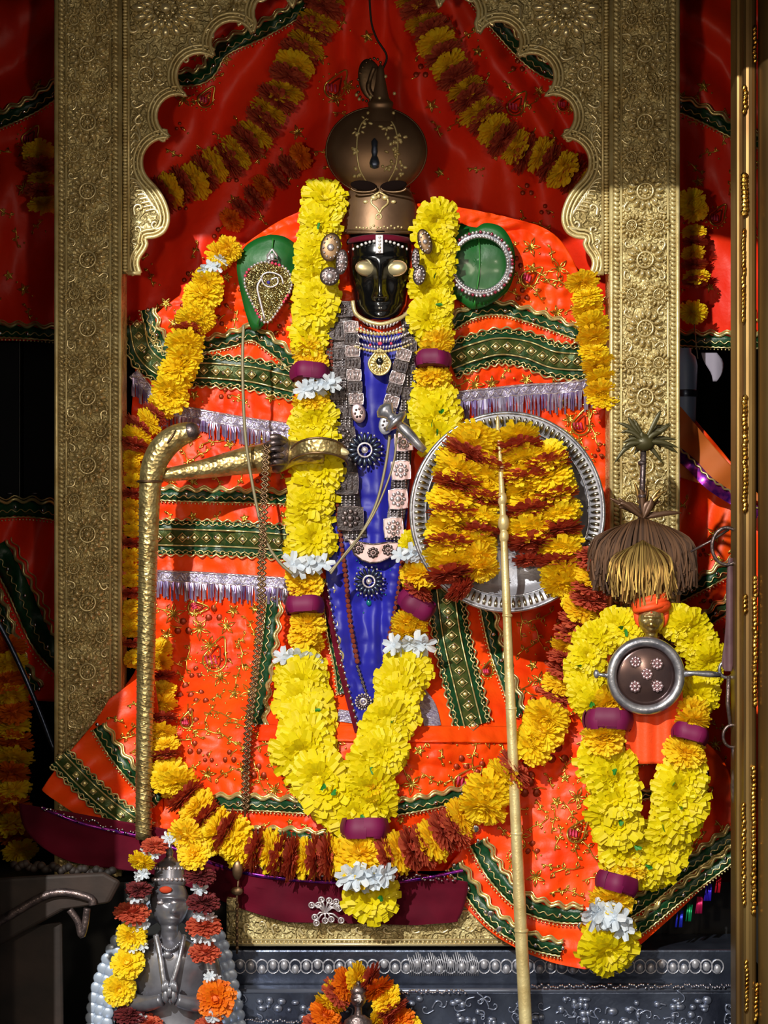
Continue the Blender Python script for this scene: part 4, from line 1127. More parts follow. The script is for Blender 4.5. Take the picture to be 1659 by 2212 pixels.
def run(parent, key, pts, wid, step, dfn):
    """flowers of one kind strung along pts"""
    q = resample(cr(pts, 6), step); nn = norms(q) if len(q) > 1 else [norms(pts)[0]]
    for i, (p, n) in enumerate(zip(q, nn)):
        t3 = Vector((-n[1], 0, -n[0])) if False else Vector((n[1], 0, n[0]))   # tangent in the picture plane
        t3 = Vector((n[1], 0, n[0]))
        tan = Vector((n[1], 0.0, 0.0)); 
        tan = Vector((n[1], 0.0, n[0]))
        r = wid/2*R.uniform(.92, 1.06); jl = R.uniform(-.10, .10)*wid
        x = p[0]+n[0]*jl; y = p[1]+n[1]*jl; d = dfn(x, y)
        cam_ax = Vector((R.uniform(-.35, .35), -1, R.uniform(-.35, .25)))
        if key == 'Y':
            flower(parent, 'Y', x, y, d+R.uniform(-8, 8), r*1.02, cam_ax+tan*R.uniform(-.5, .5), .8)
            if R.random() < .35: place(LBM, 'leaf_sprig', parent, P(x+R.uniform(-20, 20), y+R.uniform(-10, 10), d-r*.6), 15*U, (R.uniform(0, 6), R.uniform(0, 6), R.uniform(0, 6)))
        elif key in 'AGO':
            flower(parent, key, x, y, d+R.uniform(-5, 5), r, tan*R.choice((-1, 1))*.8+cam_ax*.7, .8)
        elif key == 'R':
            flower(parent, key, x, y, d+6, r*.94, tan+cam_ax*.25, .55)
        elif key == 'P':
            flower(parent, key, x, y, d-10, r*1.12, tan+cam_ax*.2, .85)
        elif key == 'W':
            for k in range(5):
                u = (k-2)/2*wid*.42; flower(parent, 'W', x+n[0]*u, y+n[1]*u+R.uniform(-6, 6), d-wid*.42+R.uniform(-8, 8), wid*.34*R.uniform(.9, 1.15), cam_ax+Vector((R.uniform(-.8, .8), 0, R.uniform(-.8, .8))))
def garland(label, segs, dfn, group=None, name='flower_garland', thread=None):
    """segs: (kind(s), points, width, step)"""
    x, y = segs[-1][1][-1][:2]
    t = thing(name, label, 'garland', P(x, y, dfn(x, y)), group)
    for s in segs:
        kinds, pts, wid, step = s
        if len(kinds) == 1: run(t, kinds, pts, wid, step, dfn)
        else:
            q = resample(cr(pts, 6), step); nn = norms(q)
            for i in range(len(q)):
                k = kinds[i % len(kinds)]; p = q[i]; n = nn[i]; tan = Vector((n[1], 0, n[0]))
                jl = R.uniform(-.06, .06)*wid; x = p[0]+n[0]*jl; y = p[1]+n[1]*jl; d = dfn(x, y)
                ca = Vector((R.uniform(-.3, .3), -1, R.uniform(-.3, .2)))
                if k == 'R': flower(t, 'R', x, y, d-3, wid*.5, tan+ca*.25, .5)
                elif k == 'W': flower(t, 'W', x, y, d-8, wid*.3, ca)
                else: flower(t, k, x, y, d+R.uniform(-4, 4), wid/2*R.uniform(.9, 1.02), tan*R.choice((-1, 1))*.85+ca*.5, .6)
    if thread:
        m = MB(); m.tube([P(a, b, dfn(a, b)+6) for a, b in resample(cr(thread, 6), 12)], 1.6*U, 5); m.build('string', THREAD, t)
    return t

def gd(x, y): return min(robe_d(x, y), 20)-58-55*sm(1740, 1850, y)
def md(x, y): return min(robe_d(x, y), 60)-46
# main yellow garland
garland('long yellow chrysanthemum garland hanging in a V round the statue to a tail below', [
    ('Y', [(700, 425), (694, 500), (688, 600), (676, 690), (668, 735)], 96, 30), ('A', [(668, 758), (666, 790)], 74, 28), ('P', [(668, 812)], 72, 30) if False else ('P', [(668, 806), (668, 816)], 72, 30),
    ('W', [(680, 834), (681, 838)], 70, 20), ('A', [(682, 858), (678, 878)], 78, 24), ('Y', [(676, 905), (680, 950)], 102, 24),
    ('Y', [(680, 1012), (676, 1080), (674, 1140), (670, 1200)], 106, 30), ('W', [(664, 1222), (664, 1226)], 78, 20), ('A', [(662, 1244), (662, 1268)], 80, 26), ('R', [(658, 1290), (658, 1292)], 76, 20), ('P', [(658, 1308), (658, 1318)], 72, 30),
    ('A', [(660, 1345), (662, 1392)], 76, 24), ('W', [(652, 1418), (652, 1422)], 74, 20),
    ('Y', [(658, 1452), (658, 1520), (652, 1590), (664, 1660), (710, 1720), (770, 1752)], 116, 30),
    ('Y', [(800, 1740), (806, 1690), (822, 1630), (850, 1540), (866, 1470), (876, 1425)], 104, 30), ('A', [(800, 1700), (812, 1704)], 60, 20),
    ('W', [(878, 1392), (878, 1396)], 78, 20), ('A', [(886, 1368), (888, 1340)], 74, 24), ('P', [(900, 1306), (904, 1298)], 76, 30), ('R', [(908, 1276), (910, 1274)], 80, 20), ('A', [(906, 1246), (904, 1236)], 84, 24),
    ('P', [(786, 1790), (786, 1800)], 84, 40), ('A', [(782, 1840), (776, 1862)], 104, 22), ('W', [(790, 1893), (790, 1900)], 84, 14), ('Y', [(794, 1938), (796, 1944)], 116, 20)], gd)
garland('upper right limb of the yellow garland ending in a big bloom above the silver tray', [
    ('Y', [(946, 478), (938, 560), (932, 640), (934, 715)], 88, 30), ('A', [(938, 742), (940, 764)], 76, 24), ('P', [(938, 778), (938, 786)], 72, 30), ('A', [(938, 806), (938, 826)], 76, 24), ('Y', [(934, 866), (936, 915), (950, 940)], 110, 26)], gd)
garland('short flower tuft of white and yellow peeping between the blue cloth and the tray', [('Y', [(888, 1168), (890, 1176)], 50, 20), ('W', [(894, 1196), (894, 1200)], 60, 20)], gd)

def bgd(x, y): return back_d(x, y)-44
garland('shaded marigold garland slanting down the left of the backdrop from the arch top', [('AR', [(730, -60), (690, 40), (640, 130), (600, 215), (545, 290), (480, 350), (400, 400), (350, 425)], 92, 28)], bgd)
garland('shaded marigold garland slanting down the right of the backdrop from the arch top', [('AR', [(880, -60), (925, 60), (985, 160), (1045, 250), (1120, 320), (1190, 350), (1260, 395)], 92, 28)], bgd)
garland('half-hidden dim marigold string left of the crown', [('ORR', [(650, 340), (590, 390), (530, 440), (495, 490)], 64, 34)], bgd)
garland('amber marigold strand slanting over the left shoulder with a white blossom on top', [('A', [(492, 535), (474, 550)], 62, 24), ('W', [(462, 574), (464, 578)], 52, 20), ('G', [(452, 612), (436, 650), (418, 694)], 76, 26), ('R', [(412, 712), (412, 714)], 64, 20), ('G', [(400, 744), (388, 790), (374, 838), (368, 856)], 80, 26)], md)
garland('short yellow and maroon marigold bunch above the bent staff head', [('GR', [(350, 880), (330, 905), (300, 925), (288, 960)], 66, 22)], md)
def ld(x, y): return 28
garland('narrow marigold string running down between the left post and the staff', [('AAGR', [(288, 985), (286, 1100), (284, 1250), (286, 1360), (292, 1430)], 50, 27)], ld)
def fd(x, y): return robe_d(x, y)-46
garland('long marigold garland swagging across the robe bottom from staff to rod', [
    ('AAR', [(345, 1400), (348, 1480), (350, 1560), (356, 1630)], 64, 30), ('G', [(372, 1672), (380, 1698)], 92, 24), ('RA', [(400, 1722), (430, 1750), (450, 1778), (490, 1798)], 88, 32), ('G', [(470, 1790), (520, 1825)], 88, 34),
    ('RGR', [(555, 1836), (640, 1852), (720, 1852)], 92, 26), ('RAR', [(840, 1850), (900, 1832), (960, 1800), (1000, 1770)], 92, 26), ('G', [(1040, 1740), (1060, 1712)], 96, 30), ('GR', [(1085, 1680), (1120, 1650)], 86, 34),
    ('G', [(1158, 1610), (1186, 1555)], 92, 36), ('RAR', [(1205, 1500), (1222, 1440), (1236, 1370), (1262, 1310), (1276, 1260), (1288, 1200)], 80, 27)],
    lambda x, y: min(fd(x, y), -70 if y > 1560 else 100)-60*sm(1700, 1800, y)*(1-sm(980, 1060, x))-(235+min(fd(x, y), -70 if y > 1560 else 100))*sm(980, 1060, x)-40*sm(1500, 1700, y)*sm(980, 1060, x))
garland('marigold strand hanging inside the right post above the silver tray', [('AG', [(1262, 610), (1278, 700), (1290, 780), (1300, 860)], 74, 30)], md)
garland('marigold string hanging outside the right post in shade', [('G', [(1496, 435), (1498, 460)], 62, 22), ('AR', [(1498, 500), (1500, 560), (1502, 610)], 58, 24), ('G', [(1500, 676), (1500, 684)], 60, 20)], lambda x, y: 170)
garland('dim marigold string behind the far left edge of the arch', [('AR', [(84, 330), (88, 380), (92, 440)], 72, 28)], lambda x, y: 190)
garland('dim orange marigold string hanging at the left edge of the picture above the dark wood', [('OA', [(16, 1400), (22, 1500), (30, 1600), (22, 1700), (34, 1790), (52, 1850)], 86, 34)], lambda x, y: 100)

# ------------------------------------------------------------------ silver tray with handle
tr = thing('silver_tray', 'round silver tray with fluted rim and handle leaning beside the statue', 'tray', P(1097, 1318, -150))
TD = -165
def trd(q): return TD
m = MB(); disc(m, 1096, 1106, TD, 208, 214, [(0.01, 26), (.5, 27), (.74, 26), (.80, 18), (.86, 6), (.97, -6), (1.0, -4), (1.0, 2), (.97, 2), (.86, 14), (.78, 32), (.5, 35), (0.01, 34)], 96)
m.build('dish', SILVB, tr)
m = MB()
for i in range(96):
    t = 2*PI*i/96; q0, q1 = .87, .965
    m.tube([P(1096+208*q0*math.cos(t), 1106+214*q0*math.sin(t), TD+2), P(1096+208*.92*math.cos(t), 1106+214*.92*math.sin(t), TD-4), P(1096+208*q1*math.cos(t), 1106+214*q1*math.sin(t), TD-8)], [2.2*U, 4*U, 3.4*U], 5)
tag(m.build('fluting', mat('rim_silver', (206, 200, 176), .25, 1), tr), kind='stuff')
m = MB(); m.tube([P(1096+208*math.cos(t), 1106+214*math.sin(t), TD-4) for t in [2*PI*i/96 for i in range(96)]], 4*U, 6, closed=True)
m.tube([P(1096+208*.85*math.cos(t), 1106+214*.85*math.sin(t), TD+6) for t in [2*PI*i/96 for i in range(96)]], 2.4*U, 6, closed=True); m.build('rolled_edge', SILV, tr)
m = MB(); hx = [(918, 974, 7), (905, 962, 9), (890, 945, 11), (874, 928, 12), (862, 917, 9), (856, 912, 14)]
m.tube([P(x, y, TD-6) for x, y, r in hx], [r*U for x, y, r in hx], 12); h = m.build('handle', SILV, tr)
m = MB(); ax = (P(856, 910, TD)-P(918, 974, TD)).normalized()
m.lathe([(8*U, -10*U), (24*U, -4*U), (30*U, 2*U), (24*U, 8*U), (12*U, 10*U), (10*U, 20*U), (22*U, 34*U), (14*U, 44*U), (1*U, 48*U)], P(856, 912, TD-6), ax, 20); m.build('flared_knob', SILV, h)
def td_(x, y): return TD-44
garland('thick marigold garland looped in two strands over the silver tray', [
    ('GGR', [(1030, 945), (1000, 1000), (985, 1060), (975, 1130), (970, 1190), (975, 1240)], 104, 22), ('GRG', [(1070, 985), (1050, 1050), (1042, 1120), (1036, 1170)], 84, 24), ('A', [(1030, 1205), (1036, 1228)], 84, 24), ('R', [(990, 1268), (1000, 1276)], 66, 20),
    ('GRG', [(1120, 945), (1132, 1000), (1140, 1060), (1145, 1130), (1145, 1180)], 104, 23), ('R', [(1142, 1210), (1142, 1214)], 70, 20), ('GRG', [(1175, 980), (1190, 1040), (1205, 1110), (1212, 1170), (1210, 1220), (1215, 1262)], 96, 24),
    ('GR', [(1245, 1285), (1270, 1310)], 90, 30)], td_)

# ------------------------------------------------------------------ staff, brass arm, rod
sf = thing('bent_staff', 'thick engraved brass staff with a bent head standing at the left', 'staff', P(312, 1815, -110))
sp_ = cr([(310, 1812, 17), (312, 1600, 18), (316, 1400, 19), (320, 1200, 20), (324, 1060, 23), (332, 1006, 26), (352, 968, 28), (380, 944, 26), (412, 932, 21)], 8)
m = MB(); m.tube([P(x, y, -110) for x, y, r in sp_], [r*U for x, y, r in sp_], 20); m.build('shaft', BRASS, sf)
m = MB()
for i in range(0, 62):
    y = 1800-i*12; x = 310+(1812-y)*.0137; r = 18.2+(1812-y)*.004
    m.tube([P(x+r*math.cos(t)*1.0, y+5*math.cos(t), -110+r*math.sin(t)) for t in [2*PI*j/14 for j in range(14)]], 1.6*U, 4, closed=True)
tag(m.build('engraved_rings', BRASS, sf), kind='stuff')
for (x, y, r) in ((324, 1040, 26), (372, 948, 28)):
    m = MB()
    M = Matrix.Rotation(0 if y > 1000 else -1.0, 3, 'Y')
    c = P(x, y, -110); m.tube([c+M@Vector((r*U*math.cos(t), r*U*math.sin(t), 0)) for t in [2*PI*j/24 for j in range(24)]], 2.6*U, 6, closed=True); m.build('collar', BRASSD, sf)
m = MB(); m.ell(P(412, 932, -112), (20*U, 22*U, 20*U), None, 14, 10); m.build('head_knob', TARN, sf)
ap = cr([(346, 1027, 13, -92), (400, 1020, 17, -90), (460, 1009, 22, -80), (520, 997, 28, -72), (570, 990, 32, -66), (604, 984, 34, -62), (640, 978, 26, -60), (700, 980, 22, -55)], 8)
m = MB(); m.tube([P(x, y, d) for x, y, r, d in ap], [r*U for x, y, r, d in ap], 24); ba = tag(m.build('forearm', BRASS, st), 'tapered brass forearm reaching to the staff')
m = MB(); m.ell(P(604, 982, -74), (26*U, 26*U, 40*U), Matrix.Rotation(.2, 3, 'Y'), 16, 12); 
for i in range(4):
    y = 958+i*14; m.tube([P(x, yy, dd) for x, yy, dd in cr([(618, y, -78), (602, y-2, -102), (586, y, -104), (576, y+3, -88)], 5)], 7*U, 8)
m.tube([P(x, yy, dd) for x, yy, dd in cr([(616, 956, -82), (600, 944, -98), (584, 946, -100)], 5)], 7.5*U, 8); m.build('hand', TARN, ba)
bn = thing('brass_bangle', 'wide brass cuff with embossed oval resting on the yellow garland', 'bangle', P(690, 1010, -130))
m = MB()
def bf(u, v):
    t = PI*(1.02-u*1.06); x = 688+62*math.cos(t); y = 992-30*max(-.3, math.sin(t)); return P(x, y+(v-.5)*(20+12*math.sin(PI*u)), -70-55*math.sin(max(0, t)))
m.grid(bf, 30, 5); solid(m.build('cuff', BRASS, bn), 4*U)
m = MB(); m.tube([bf(i/30, 0)+Vector((0, -2*U, 0)) for i in range(31)], 2.6*U, 6); m.tube([bf(i/30, 1)+Vector((0, -2*U, 0)) for i in range(31)], 2.6*U, 6); m.build('rolled_edge', BRASSD, bn)
m = MB(); c = bf(.78, .5)+Vector((0, -3*U, 0)); m.ell(c, (16*U, 3*U, 8*U), Matrix.Rotation(.3, 3, 'Y'), 14, 8); m.build('oval_boss', GOLDR, bn)

rd = thing('thin_gold_rod', 'long slim golden rod standing in front of the tray down to the bottom', 'rod', P(1140, 2260, -330))
rp = cr([(1076, 925, 3, -225), (1080, 980, 4, -228), (1084, 1060, 6, -232), (1088, 1150, 7, -240), (1094, 1300, 8.5, -255), (1102, 1500, 10, -275), (1113, 1750, 11, -295), (1124, 1980, 12.5, -315), (1134, 2180, 13, -330), (1140, 2300, 13, -340)], 8)
m = MB(); m.tube([P(x, y, d) for x, y, r, d in rp], [r*U for x, y, r, d in rp], 12); m.build('shaft', GOLDS, rd)
for (x, y, r, d) in ((1082, 1010, 8, -229), (1085, 1078, 10, -233), (1088, 1130, 12, -238), (1089, 1160, 10, -241), (1096, 1330, 11, -258), (1104, 1530, 12, -277), (1116, 1800, 13, -299), (1126, 2010, 15, -317)):
    m = MB(); m.ell(P(x, y, d), (r*U, r*U, r*U*(1.6 if y < 1200 else .5)), None, 12, 8); m.build('node', GOLDS, rd)
m = MB(); m.ell(P(1075, 920, -225), (4*U, 4*U, 22*U), None, 8, 8); m.build('spear_tip', GOLDS, rd)

# cords and chains
def cordd(label, pts, r, d, mm=THREAD, name='cord'):
    m = MB(); m.tube([P(x, y, d) for x, y in cr(pts, 8)], r*U, 6); return tag(m.build(name, mm), label, 'cord' if name != 'chain' else 'chain')
cordd('pale thin cord hanging from the left leaf and looping to the garland', [(526, 702), (524, 800), (530, 940), (548, 1060), (572, 1160), (600, 1210), (632, 1240)], 3.4, -132)
cordd('pale curved cord across the blue cloth from the knob to the garland', [(842, 940), (832, 1010), (812, 1090), (776, 1160), (740, 1205), (712, 1236)], 3, -148)
cordd('second pale curved cord beside the first across the blue cloth', [(858, 930), (850, 1000), (822, 1080), (790, 1140), (746, 1195), (714, 1240)], 2.2, -150)
ch = thing('plaited_chain', 'flat plaited gold chain hanging from the brass hand down past the robe hem', 'chain', P(512, 2080, -150))
cp_ = [(576, 960), (570, 1080), (566, 1200), (563, 1330), (552, 1450), (538, 1560), (532, 1660), (530, 1750)]
def chd(x, y): return -142
m = MB()
for s in (-1, 1): wavy(m, cr(cp_, 8), s*4.5, 4*s, 12, 2.8, chd, 0)
wavy(m, cr(cp_, 8), 0, 4, 9, 1.6, chd, 3)
tag(m.build('plait', BRASSD, ch), kind='stuff')
m = MB(); m.tube([P(x, y, d) for x, y, d in [(530, 1750, -146), (520, 1850, -235), (512, 1930, -250), (512, 2060, -250)]], 2.5*U, 5); m.ell(P(513, 1880, -252), (11*U, 5*U, 20*U)); m.ell(P(512, 1925, -252), (13*U, 5*U, 9*U))
for i in range(8): m.ell(P(512, 1950+i*14, -252), (4*U, 3*U, 5*U), None, 6, 4)
m.build('pendant_end', BRASSD, ch)

# ------------------------------------------------------------------ small brass idol with disc, brush and feathers
si = thing('small_brass_idol', 'small brass idol in an orange turban in front of the right post', 'idol', P(1405, 1640, -230))
m = MB()
def idol_head(m, cx, cy, w, h, d, n=32, nv=36, turn=0.0):
    g = lambda x, s: math.exp(-(x/s)**2)
    vs = []
    for j in range(nv+1):
        v = j/nv; y = cy-h/2+h*v*1.45; yn = v*1.45
        wr = math.sin(min(1, (yn+.12)/1.1)*PI)**.55 if yn < .95 else .5
        if yn > .9: wr = .46+.15*max(0, yn-1.1)/.3
        if yn > 1.3: wr = .5+2.2*(yn-1.3)
        for i in range(n):
            t = 2*PI*i/n-PI/2; x = w/2*wr*math.cos(t); q = w/2*wr*math.sin(t); ex = 0
            tt = t+turn
            xx = w/2*wr*math.cos(tt)
            if math.sin(tt) < 0 and yn < 1:
                ex = w*(.27*g(xx, w*.085)*sm(.4, .62, yn)*(1-sm(.64, .68, yn))-.12*g(abs(xx)-w*.2, w*.13)*g(yn-.45, .07)+.07*g(yn-.36, .04)+.09*g(yn-.76, .025)*g(xx, w*.16)+.09*g(yn-.82, .025)*g(xx, w*.14)+.05*g(yn-.95, .05)*g(xx, w*.2))
            q2 = q-ex*(-math.sin(tt) if math.sin(tt) < 0 else 0)
            vs.append(P(cx+x+math.sin(turn)*ex*.9, y, d+q2))
    fs = [(j*n+i, j*n+(i+1) % n, (j+1)*n+(i+1) % n, (j+1)*n+i) for j in range(nv) for i in range(n)]
    fs.append(tuple(range(n))); m.add(vs, fs)
idol_head(m, 1407, 1342, 58, 68, -320)
elat(m, [(1376, 16), (1384, 24), (1396, 46), (1410, 56), (1450, 60), (1520, 62), (1600, 70), (1640, 74)], 1405, -290, 32, .5)
m.build('body', BRASS, si)
m = MB(); m.ell(P(1407, 1308, -315), (40*U, 34*U, 20*U), None, 20, 10)
for i in range(3): m.tube([P(1407+(34-i*3)*math.cos(t), 1311-i*9-7*math.cos(t), -317+(30-i*3)*math.sin(t)) for t in [2*PI*j/24 for j in range(24)]], 7*U, 8, closed=True)
for s in (-1, 1): m.ell(P(1407+s*29, 1334, -315), (8*U, 8*U, 20*U), Matrix.Rotation(s*.2, 3, 'Y'), 10, 8)
m.build('turban', TURB, si)
m = MB(); m.ell(P(1407, 1325, -345), (3*U, 2*U, 4*U)); m.build('forehead_mark', KUM, si)
for s in (-1, 1):
    m = MB(); m.ell(P(1407+s*9.5, 1339, -338), (5*U, 3*U, 2.4*U), None, 10, 6); m.build('eye', GOLDR, si)
m = sheet([(1360, 1400, 1455, 1400), (1345, 1450, 1470, 1450), (1345, 1530, 1475, 1540), (1350, 1600, 1470, 1600), (1355, 1650, 1460, 1650)], lambda x, y: -342+5*math.sin(x/7), 30, 20); solid(m.build('shawl', TURB, si), 3*U)
dc = thing('round_silver_disc', 'small round silver dish with five embossed flowers and side handle before the small idol', 'dish', P(1395, 1545, -375))
DD = -375
m = MB(); disc(m, 1395, 1460, DD, 68, 68, [(0.01, -8), (.4, -6), (.8, -2), (1.02, 2), (1.02, 8), (0.01, 6)], 48); m.build('bowl', GLASS, dc)
m = MB(); m.tube([P(1395+74*math.cos(t), 1460+74*math.sin(t), DD-4) for t in [2*PI*i/64 for i in range(64)]], 10*U, 10, closed=True); m.build('rim', SILV, dc)
for x, y in ((1373, 1430), (1420, 1434), (1398, 1456), (1372, 1483), (1420, 1482)):
    f = MB()
    for i in range(8):
        t = i*PI/4; f.ell(P(x+9*math.cos(t), y+9*math.sin(t), DD-10), (4*U, 3*U, 4*U), None, 6, 4)
    f.ell(P(x, y, DD-11), (5*U, 4*U, 5*U), None, 8, 5); f.build('embossed_flower', SILP, dc)
m = MB(); m.tube([P(x, y, DD-4) for x, y in [(1476, 1456), (1500, 1454), (1530, 1456), (1556, 1458)]], [7*U, 5*U, 7*U, 5*U], 8); m.tube([P(1570+16*math.cos(t), 1446+18*math.sin(t), DD-4) for t in [2*PI*i/20 for i in range(20)]], 3.4*U, 6, closed=True); m.build('handle', SILV, dc); m = MB()
m.tube([P(x, y, DD-4) for x, y in [(1312, 1460), (1290, 1456)]], [5*U, 3*U], 8); m.ell(P(1288, 1456, DD-4), (6*U, 6*U, 9*U)); m.build('pivot_knob', SILV, dc)

cbr = thing('hair_whisk', 'drooping brown and gold fibre whisk above the small idol', 'whisk', P(1390, 1310, -260))
def fibres(n, cx, cy, wdt, ln, d, seed, spread=1.0, wd=(1.6, 3.2), lo=0):
    r = random.Random(seed); m = MB()
    for i in range(n):
        a = r.uniform(-1, 1); b = r.uniform(-1, 1)
        ex = cx+a*wdt; L = ln*r.uniform(.62, 1.05)*(1-.22*abs(a)); dz = -b*46
        pts = cr([(cx+a*6, cy, d), (cx+a*wdt*.45, cy-8+16*abs(a), d+dz*.5), (cx+a*wdt*.88, cy+L*.35, d+dz*.9), (cx+a*wdt+r.uniform(-4, 4), cy+L*.7, d+dz), (ex+r.uniform(-9, 9), cy+L, d+dz+r.uniform(-8, 8))], 3)
        ww = r.uniform(*wd); vs = []; fs = []
        for k, (x, y, q) in enumerate(pts):
            vs += [P(x-ww, y, q), P(x+ww, y, q)]
        for k in range(len(pts)-1): fs.append((2*k, 2*k+1, 2*k+3, 2*k+2))
        m.add(vs, fs)
    return m
tag(fibres(1200, 1388, 1128, 114, 176, -265, 1, wd=(1.2, 2.6)).build('brown_fibres', HAIR, cbr, recalc=False), kind='stuff')
tag(fibres(460, 1388, 1176, 70, 138, -306, 2, wd=(0.9, 1.8)).build('gold_fibres', HAIRG, cbr, recalc=False), kind='stuff')
m = MB(); m.tube([P(1386, 1150, -262), P(1384, 1100, -262), P(1388, 1040, -262), P(1390, 960, -262)], [7*U, 6*U, 4*U, 3*U], 10)
for y in (1134, 1120, 1072, 1000): m.ell(P(1387, y, -264), (9*U, 9*U, 6*U))
m.build('handle', TARN, cbr)
ft = thing('feather_tuft', 'dark green and bronze feather spray on a thin stalk above the whisk', 'feathers', P(1390, 1120, -262))
def feathers(seed, cx, cy, n, r0, r1, a0, a1, mm, wd=9):
    r = random.Random(seed)
    for i in range(n):
        a = a0+(a1-a0)*(i+r.random())/n; L = r.uniform(r0, r1); m = MB()
        cx0, cy0 = cx, cy; jx, jy = r.uniform(-16, 16), r.uniform(-12, 12)
        pts = cr([(cx, cy), (cx+jx+math.cos(a)*L*.5, cy+jy-math.sin(a)*L*.5-4), (cx+jx+math.cos(a)*L, cy+jy-math.sin(a)*L+L*.15)], 4)
        dd = -262-r.uniform(-20, 20); n2 = norms(pts)
        vs = []; fs = []
        for k, (p, q) in enumerate(zip(pts, n2)):
            t = k/(len(pts)-1); h = wd*math.sin(PI*min(1, t*.9+.08))
            vs += [P(p[0]+q[0]*h, p[1]+q[1]*h, dd), P(p[0], p[1], dd-3), P(p[0]-q[0]*h, p[1]-q[1]*h, dd)]
        for k in range(len(pts)-1): fs += [(3*k, 3*k+1, 3*k+4, 3*k+3), (3*k+1, 3*k+2, 3*k+5, 3*k+4)]
        m.add(vs, fs); m.build('feather', mm, ft, recalc=False)
feathers(3, 1392, 956, 30, 28, 82, -.7, 3.9, FEATH, 5)
feathers(5, 1390, 1120, 16, 50, 92, .35, 2.8, HAIR, 6); feathers(6, 1388, 1115, 9, 40, 90, .7, 2.4, HAIRG, 4)
m = MB(); m.ell(P(1392, 956, -270), (22*U, 14*U, 18*U), None, 12, 8); m.build('feather_boss', FEATH, ft)
m = MB(); m.tube([P(1390, 970, -264), P(1388, 1040, -264), P(1386, 1110, -264)], 6*U, 8); m.ell(P(1380, 1110, -272), 5*U); m.build('stalk', TARN, ft)

def sd(x, y): return -300
garland('bright yellow garland round the small idol hanging to a white and yellow tail', [
    ('Y', [(1354, 1350), (1320, 1356), (1286, 1396), (1266, 1450), (1272, 1500), (1300, 1528)], 80, 28), ('A', [(1310, 1522), (1312, 1530)], 80, 20), ('P', [(1308, 1556), (1308, 1562)], 84, 30), ('A', [(1308, 1590), (1308, 1598)], 80, 16),
    ('Y', [(1308, 1640), (1320, 1700), (1330, 1760), (1348, 1830), (1375, 1870)], 104, 28),
    ('Y', [(1462, 1348), (1492, 1360), (1520, 1400), (1528, 1460), (1512, 1508)], 78, 28), ('A', [(1498, 1540), (1494, 1556)], 76, 20), ('P', [(1486, 1584), (1484, 1592)], 70, 30), ('A', [(1484, 1622), (1482, 1636)], 80, 18),
    ('Y', [(1476, 1680), (1470, 1740), (1450, 1800), (1420, 1850), (1388, 1890)], 104, 28),
    ('A', [(1350, 1868), (1346, 1880)], 84, 20), ('P', [(1332, 1908), (1330, 1916)], 80, 36), ('A', [(1324, 1942), (1322, 1950)], 84, 20), ('W', [(1318, 1978), (1314, 1990)], 84, 10), ('Y', [(1310, 2034), (1308, 2062)], 114, 22)], lambda x, y: min(-300, heap_d(x, y)-60 if y > 1560 else -300)-62*sm(1480, 1600, y)*(1-sm(1720, 1900, y)))

# ------------------------------------------------------------------ pedestal, ledge, altar
ldg = thing('golden_ledge', 'embossed golden ledge front below the maroon cloth', 'ledge', P(795, 2050, -205))
m = MB(); a = P(489, 2040, -205); b = P(1110, 1940, -205); m.box((a.x, -205*U, a.z), (b.x, -36*U, b.z)); bevel(m.build('slab', GOLD, ldg, smooth=False), 3*U)
m = MB()
for i in range(60):
    x = 505+i*10; 
    if i % 3 == 0: curl(m, x, 2000+8*math.sin(i), 12, i, 1 if i % 2 else -1, -205, 2.4)
for y, r in ((2040, 4), (2030, 2.4), (1968, 2)): m.tube([P(492, y, -207), P(1108, y, -207)], r*U, 6)
for i in range(0, 62): m.ell(P(494+i*10, 2035, -208), 3*U, None, 6, 4)
tag(m.build('relief', GOLDR, ldg), kind='stuff')

al = thing('silver_altar', 'dark embossed silver altar steps below the golden ledge', 'altar', P(850, 2300, -60))
def step(x0, x1, y0, y1, d0, d1):
    m = MB(); a = P(x0, y1, d0); b = P(x1, y0, d0); m.box((a.x, d0*U, a.z), (b.x, d1*U, b.z)); return bevel(m.build('step', SILVD, al, smooth=False), 4*U)
s1 = step(440, 1620, 2052, 3020, -190, -40); s2 = step(380, 1640, 2142, 3070, -250, -195); s3 = step(150, 1660, 2338, 3180, -480, -255)
m = MB()
for i in range(46):
    x = 470+i*24
    m.ell(P(x, 2088+6*math.sin(i*2), -191), (8*U, 6*U, 10*U), None, 10, 6)
    m.tube([P(x+13*math.cos(t), 2088+15*math.sin(t), -191) for t in [2*PI*j/14 for j in range(14)]], 1.8*U, 5, closed=True)
for i in range(34): m.tube([P(880+i*4.5, 2062+6*math.sin(i), -191), P(886+i*4.5, 2084, -194), P(884+i*4.5, 2108, -191)], 1.4*U, 4)
tag(m.build('relief', SILVB, s1), kind='stuff')
m = MB(); m.tube([P(400, 2142, -248), P(1630, 2138, -248)], 5*U, 8)
for i in range(230):
    x = R.uniform(430, 1600); y = R.uniform(2158, 2240)
    if i % 2: curl(m, x, y, R.uniform(9, 18), i, 1 if i % 3 else -1, -250, 2)
    else: m.ell(P(x, y, -251), (R.uniform(5, 12)*U, 5*U, R.uniform(4, 9)*U), None, 8, 5)
tag(m.build('relief', mat('altar_relief', (130, 138, 158), .3, .7), s2), kind='stuff')
m = MB()
for x0, x1, y in ((870, 1010, 2142), (1150, 1590, 2130), (470, 700, 2206)):
    for i in range(int((x1-x0)/5)): m.ell(P(x0+i*5, y+R.uniform(-4, 4), -258), (3.2*U, 3*U, 2.6*U), None, 6, 4)
tag(m.build('glittering_beads', SEQ, s2), kind='stuff')

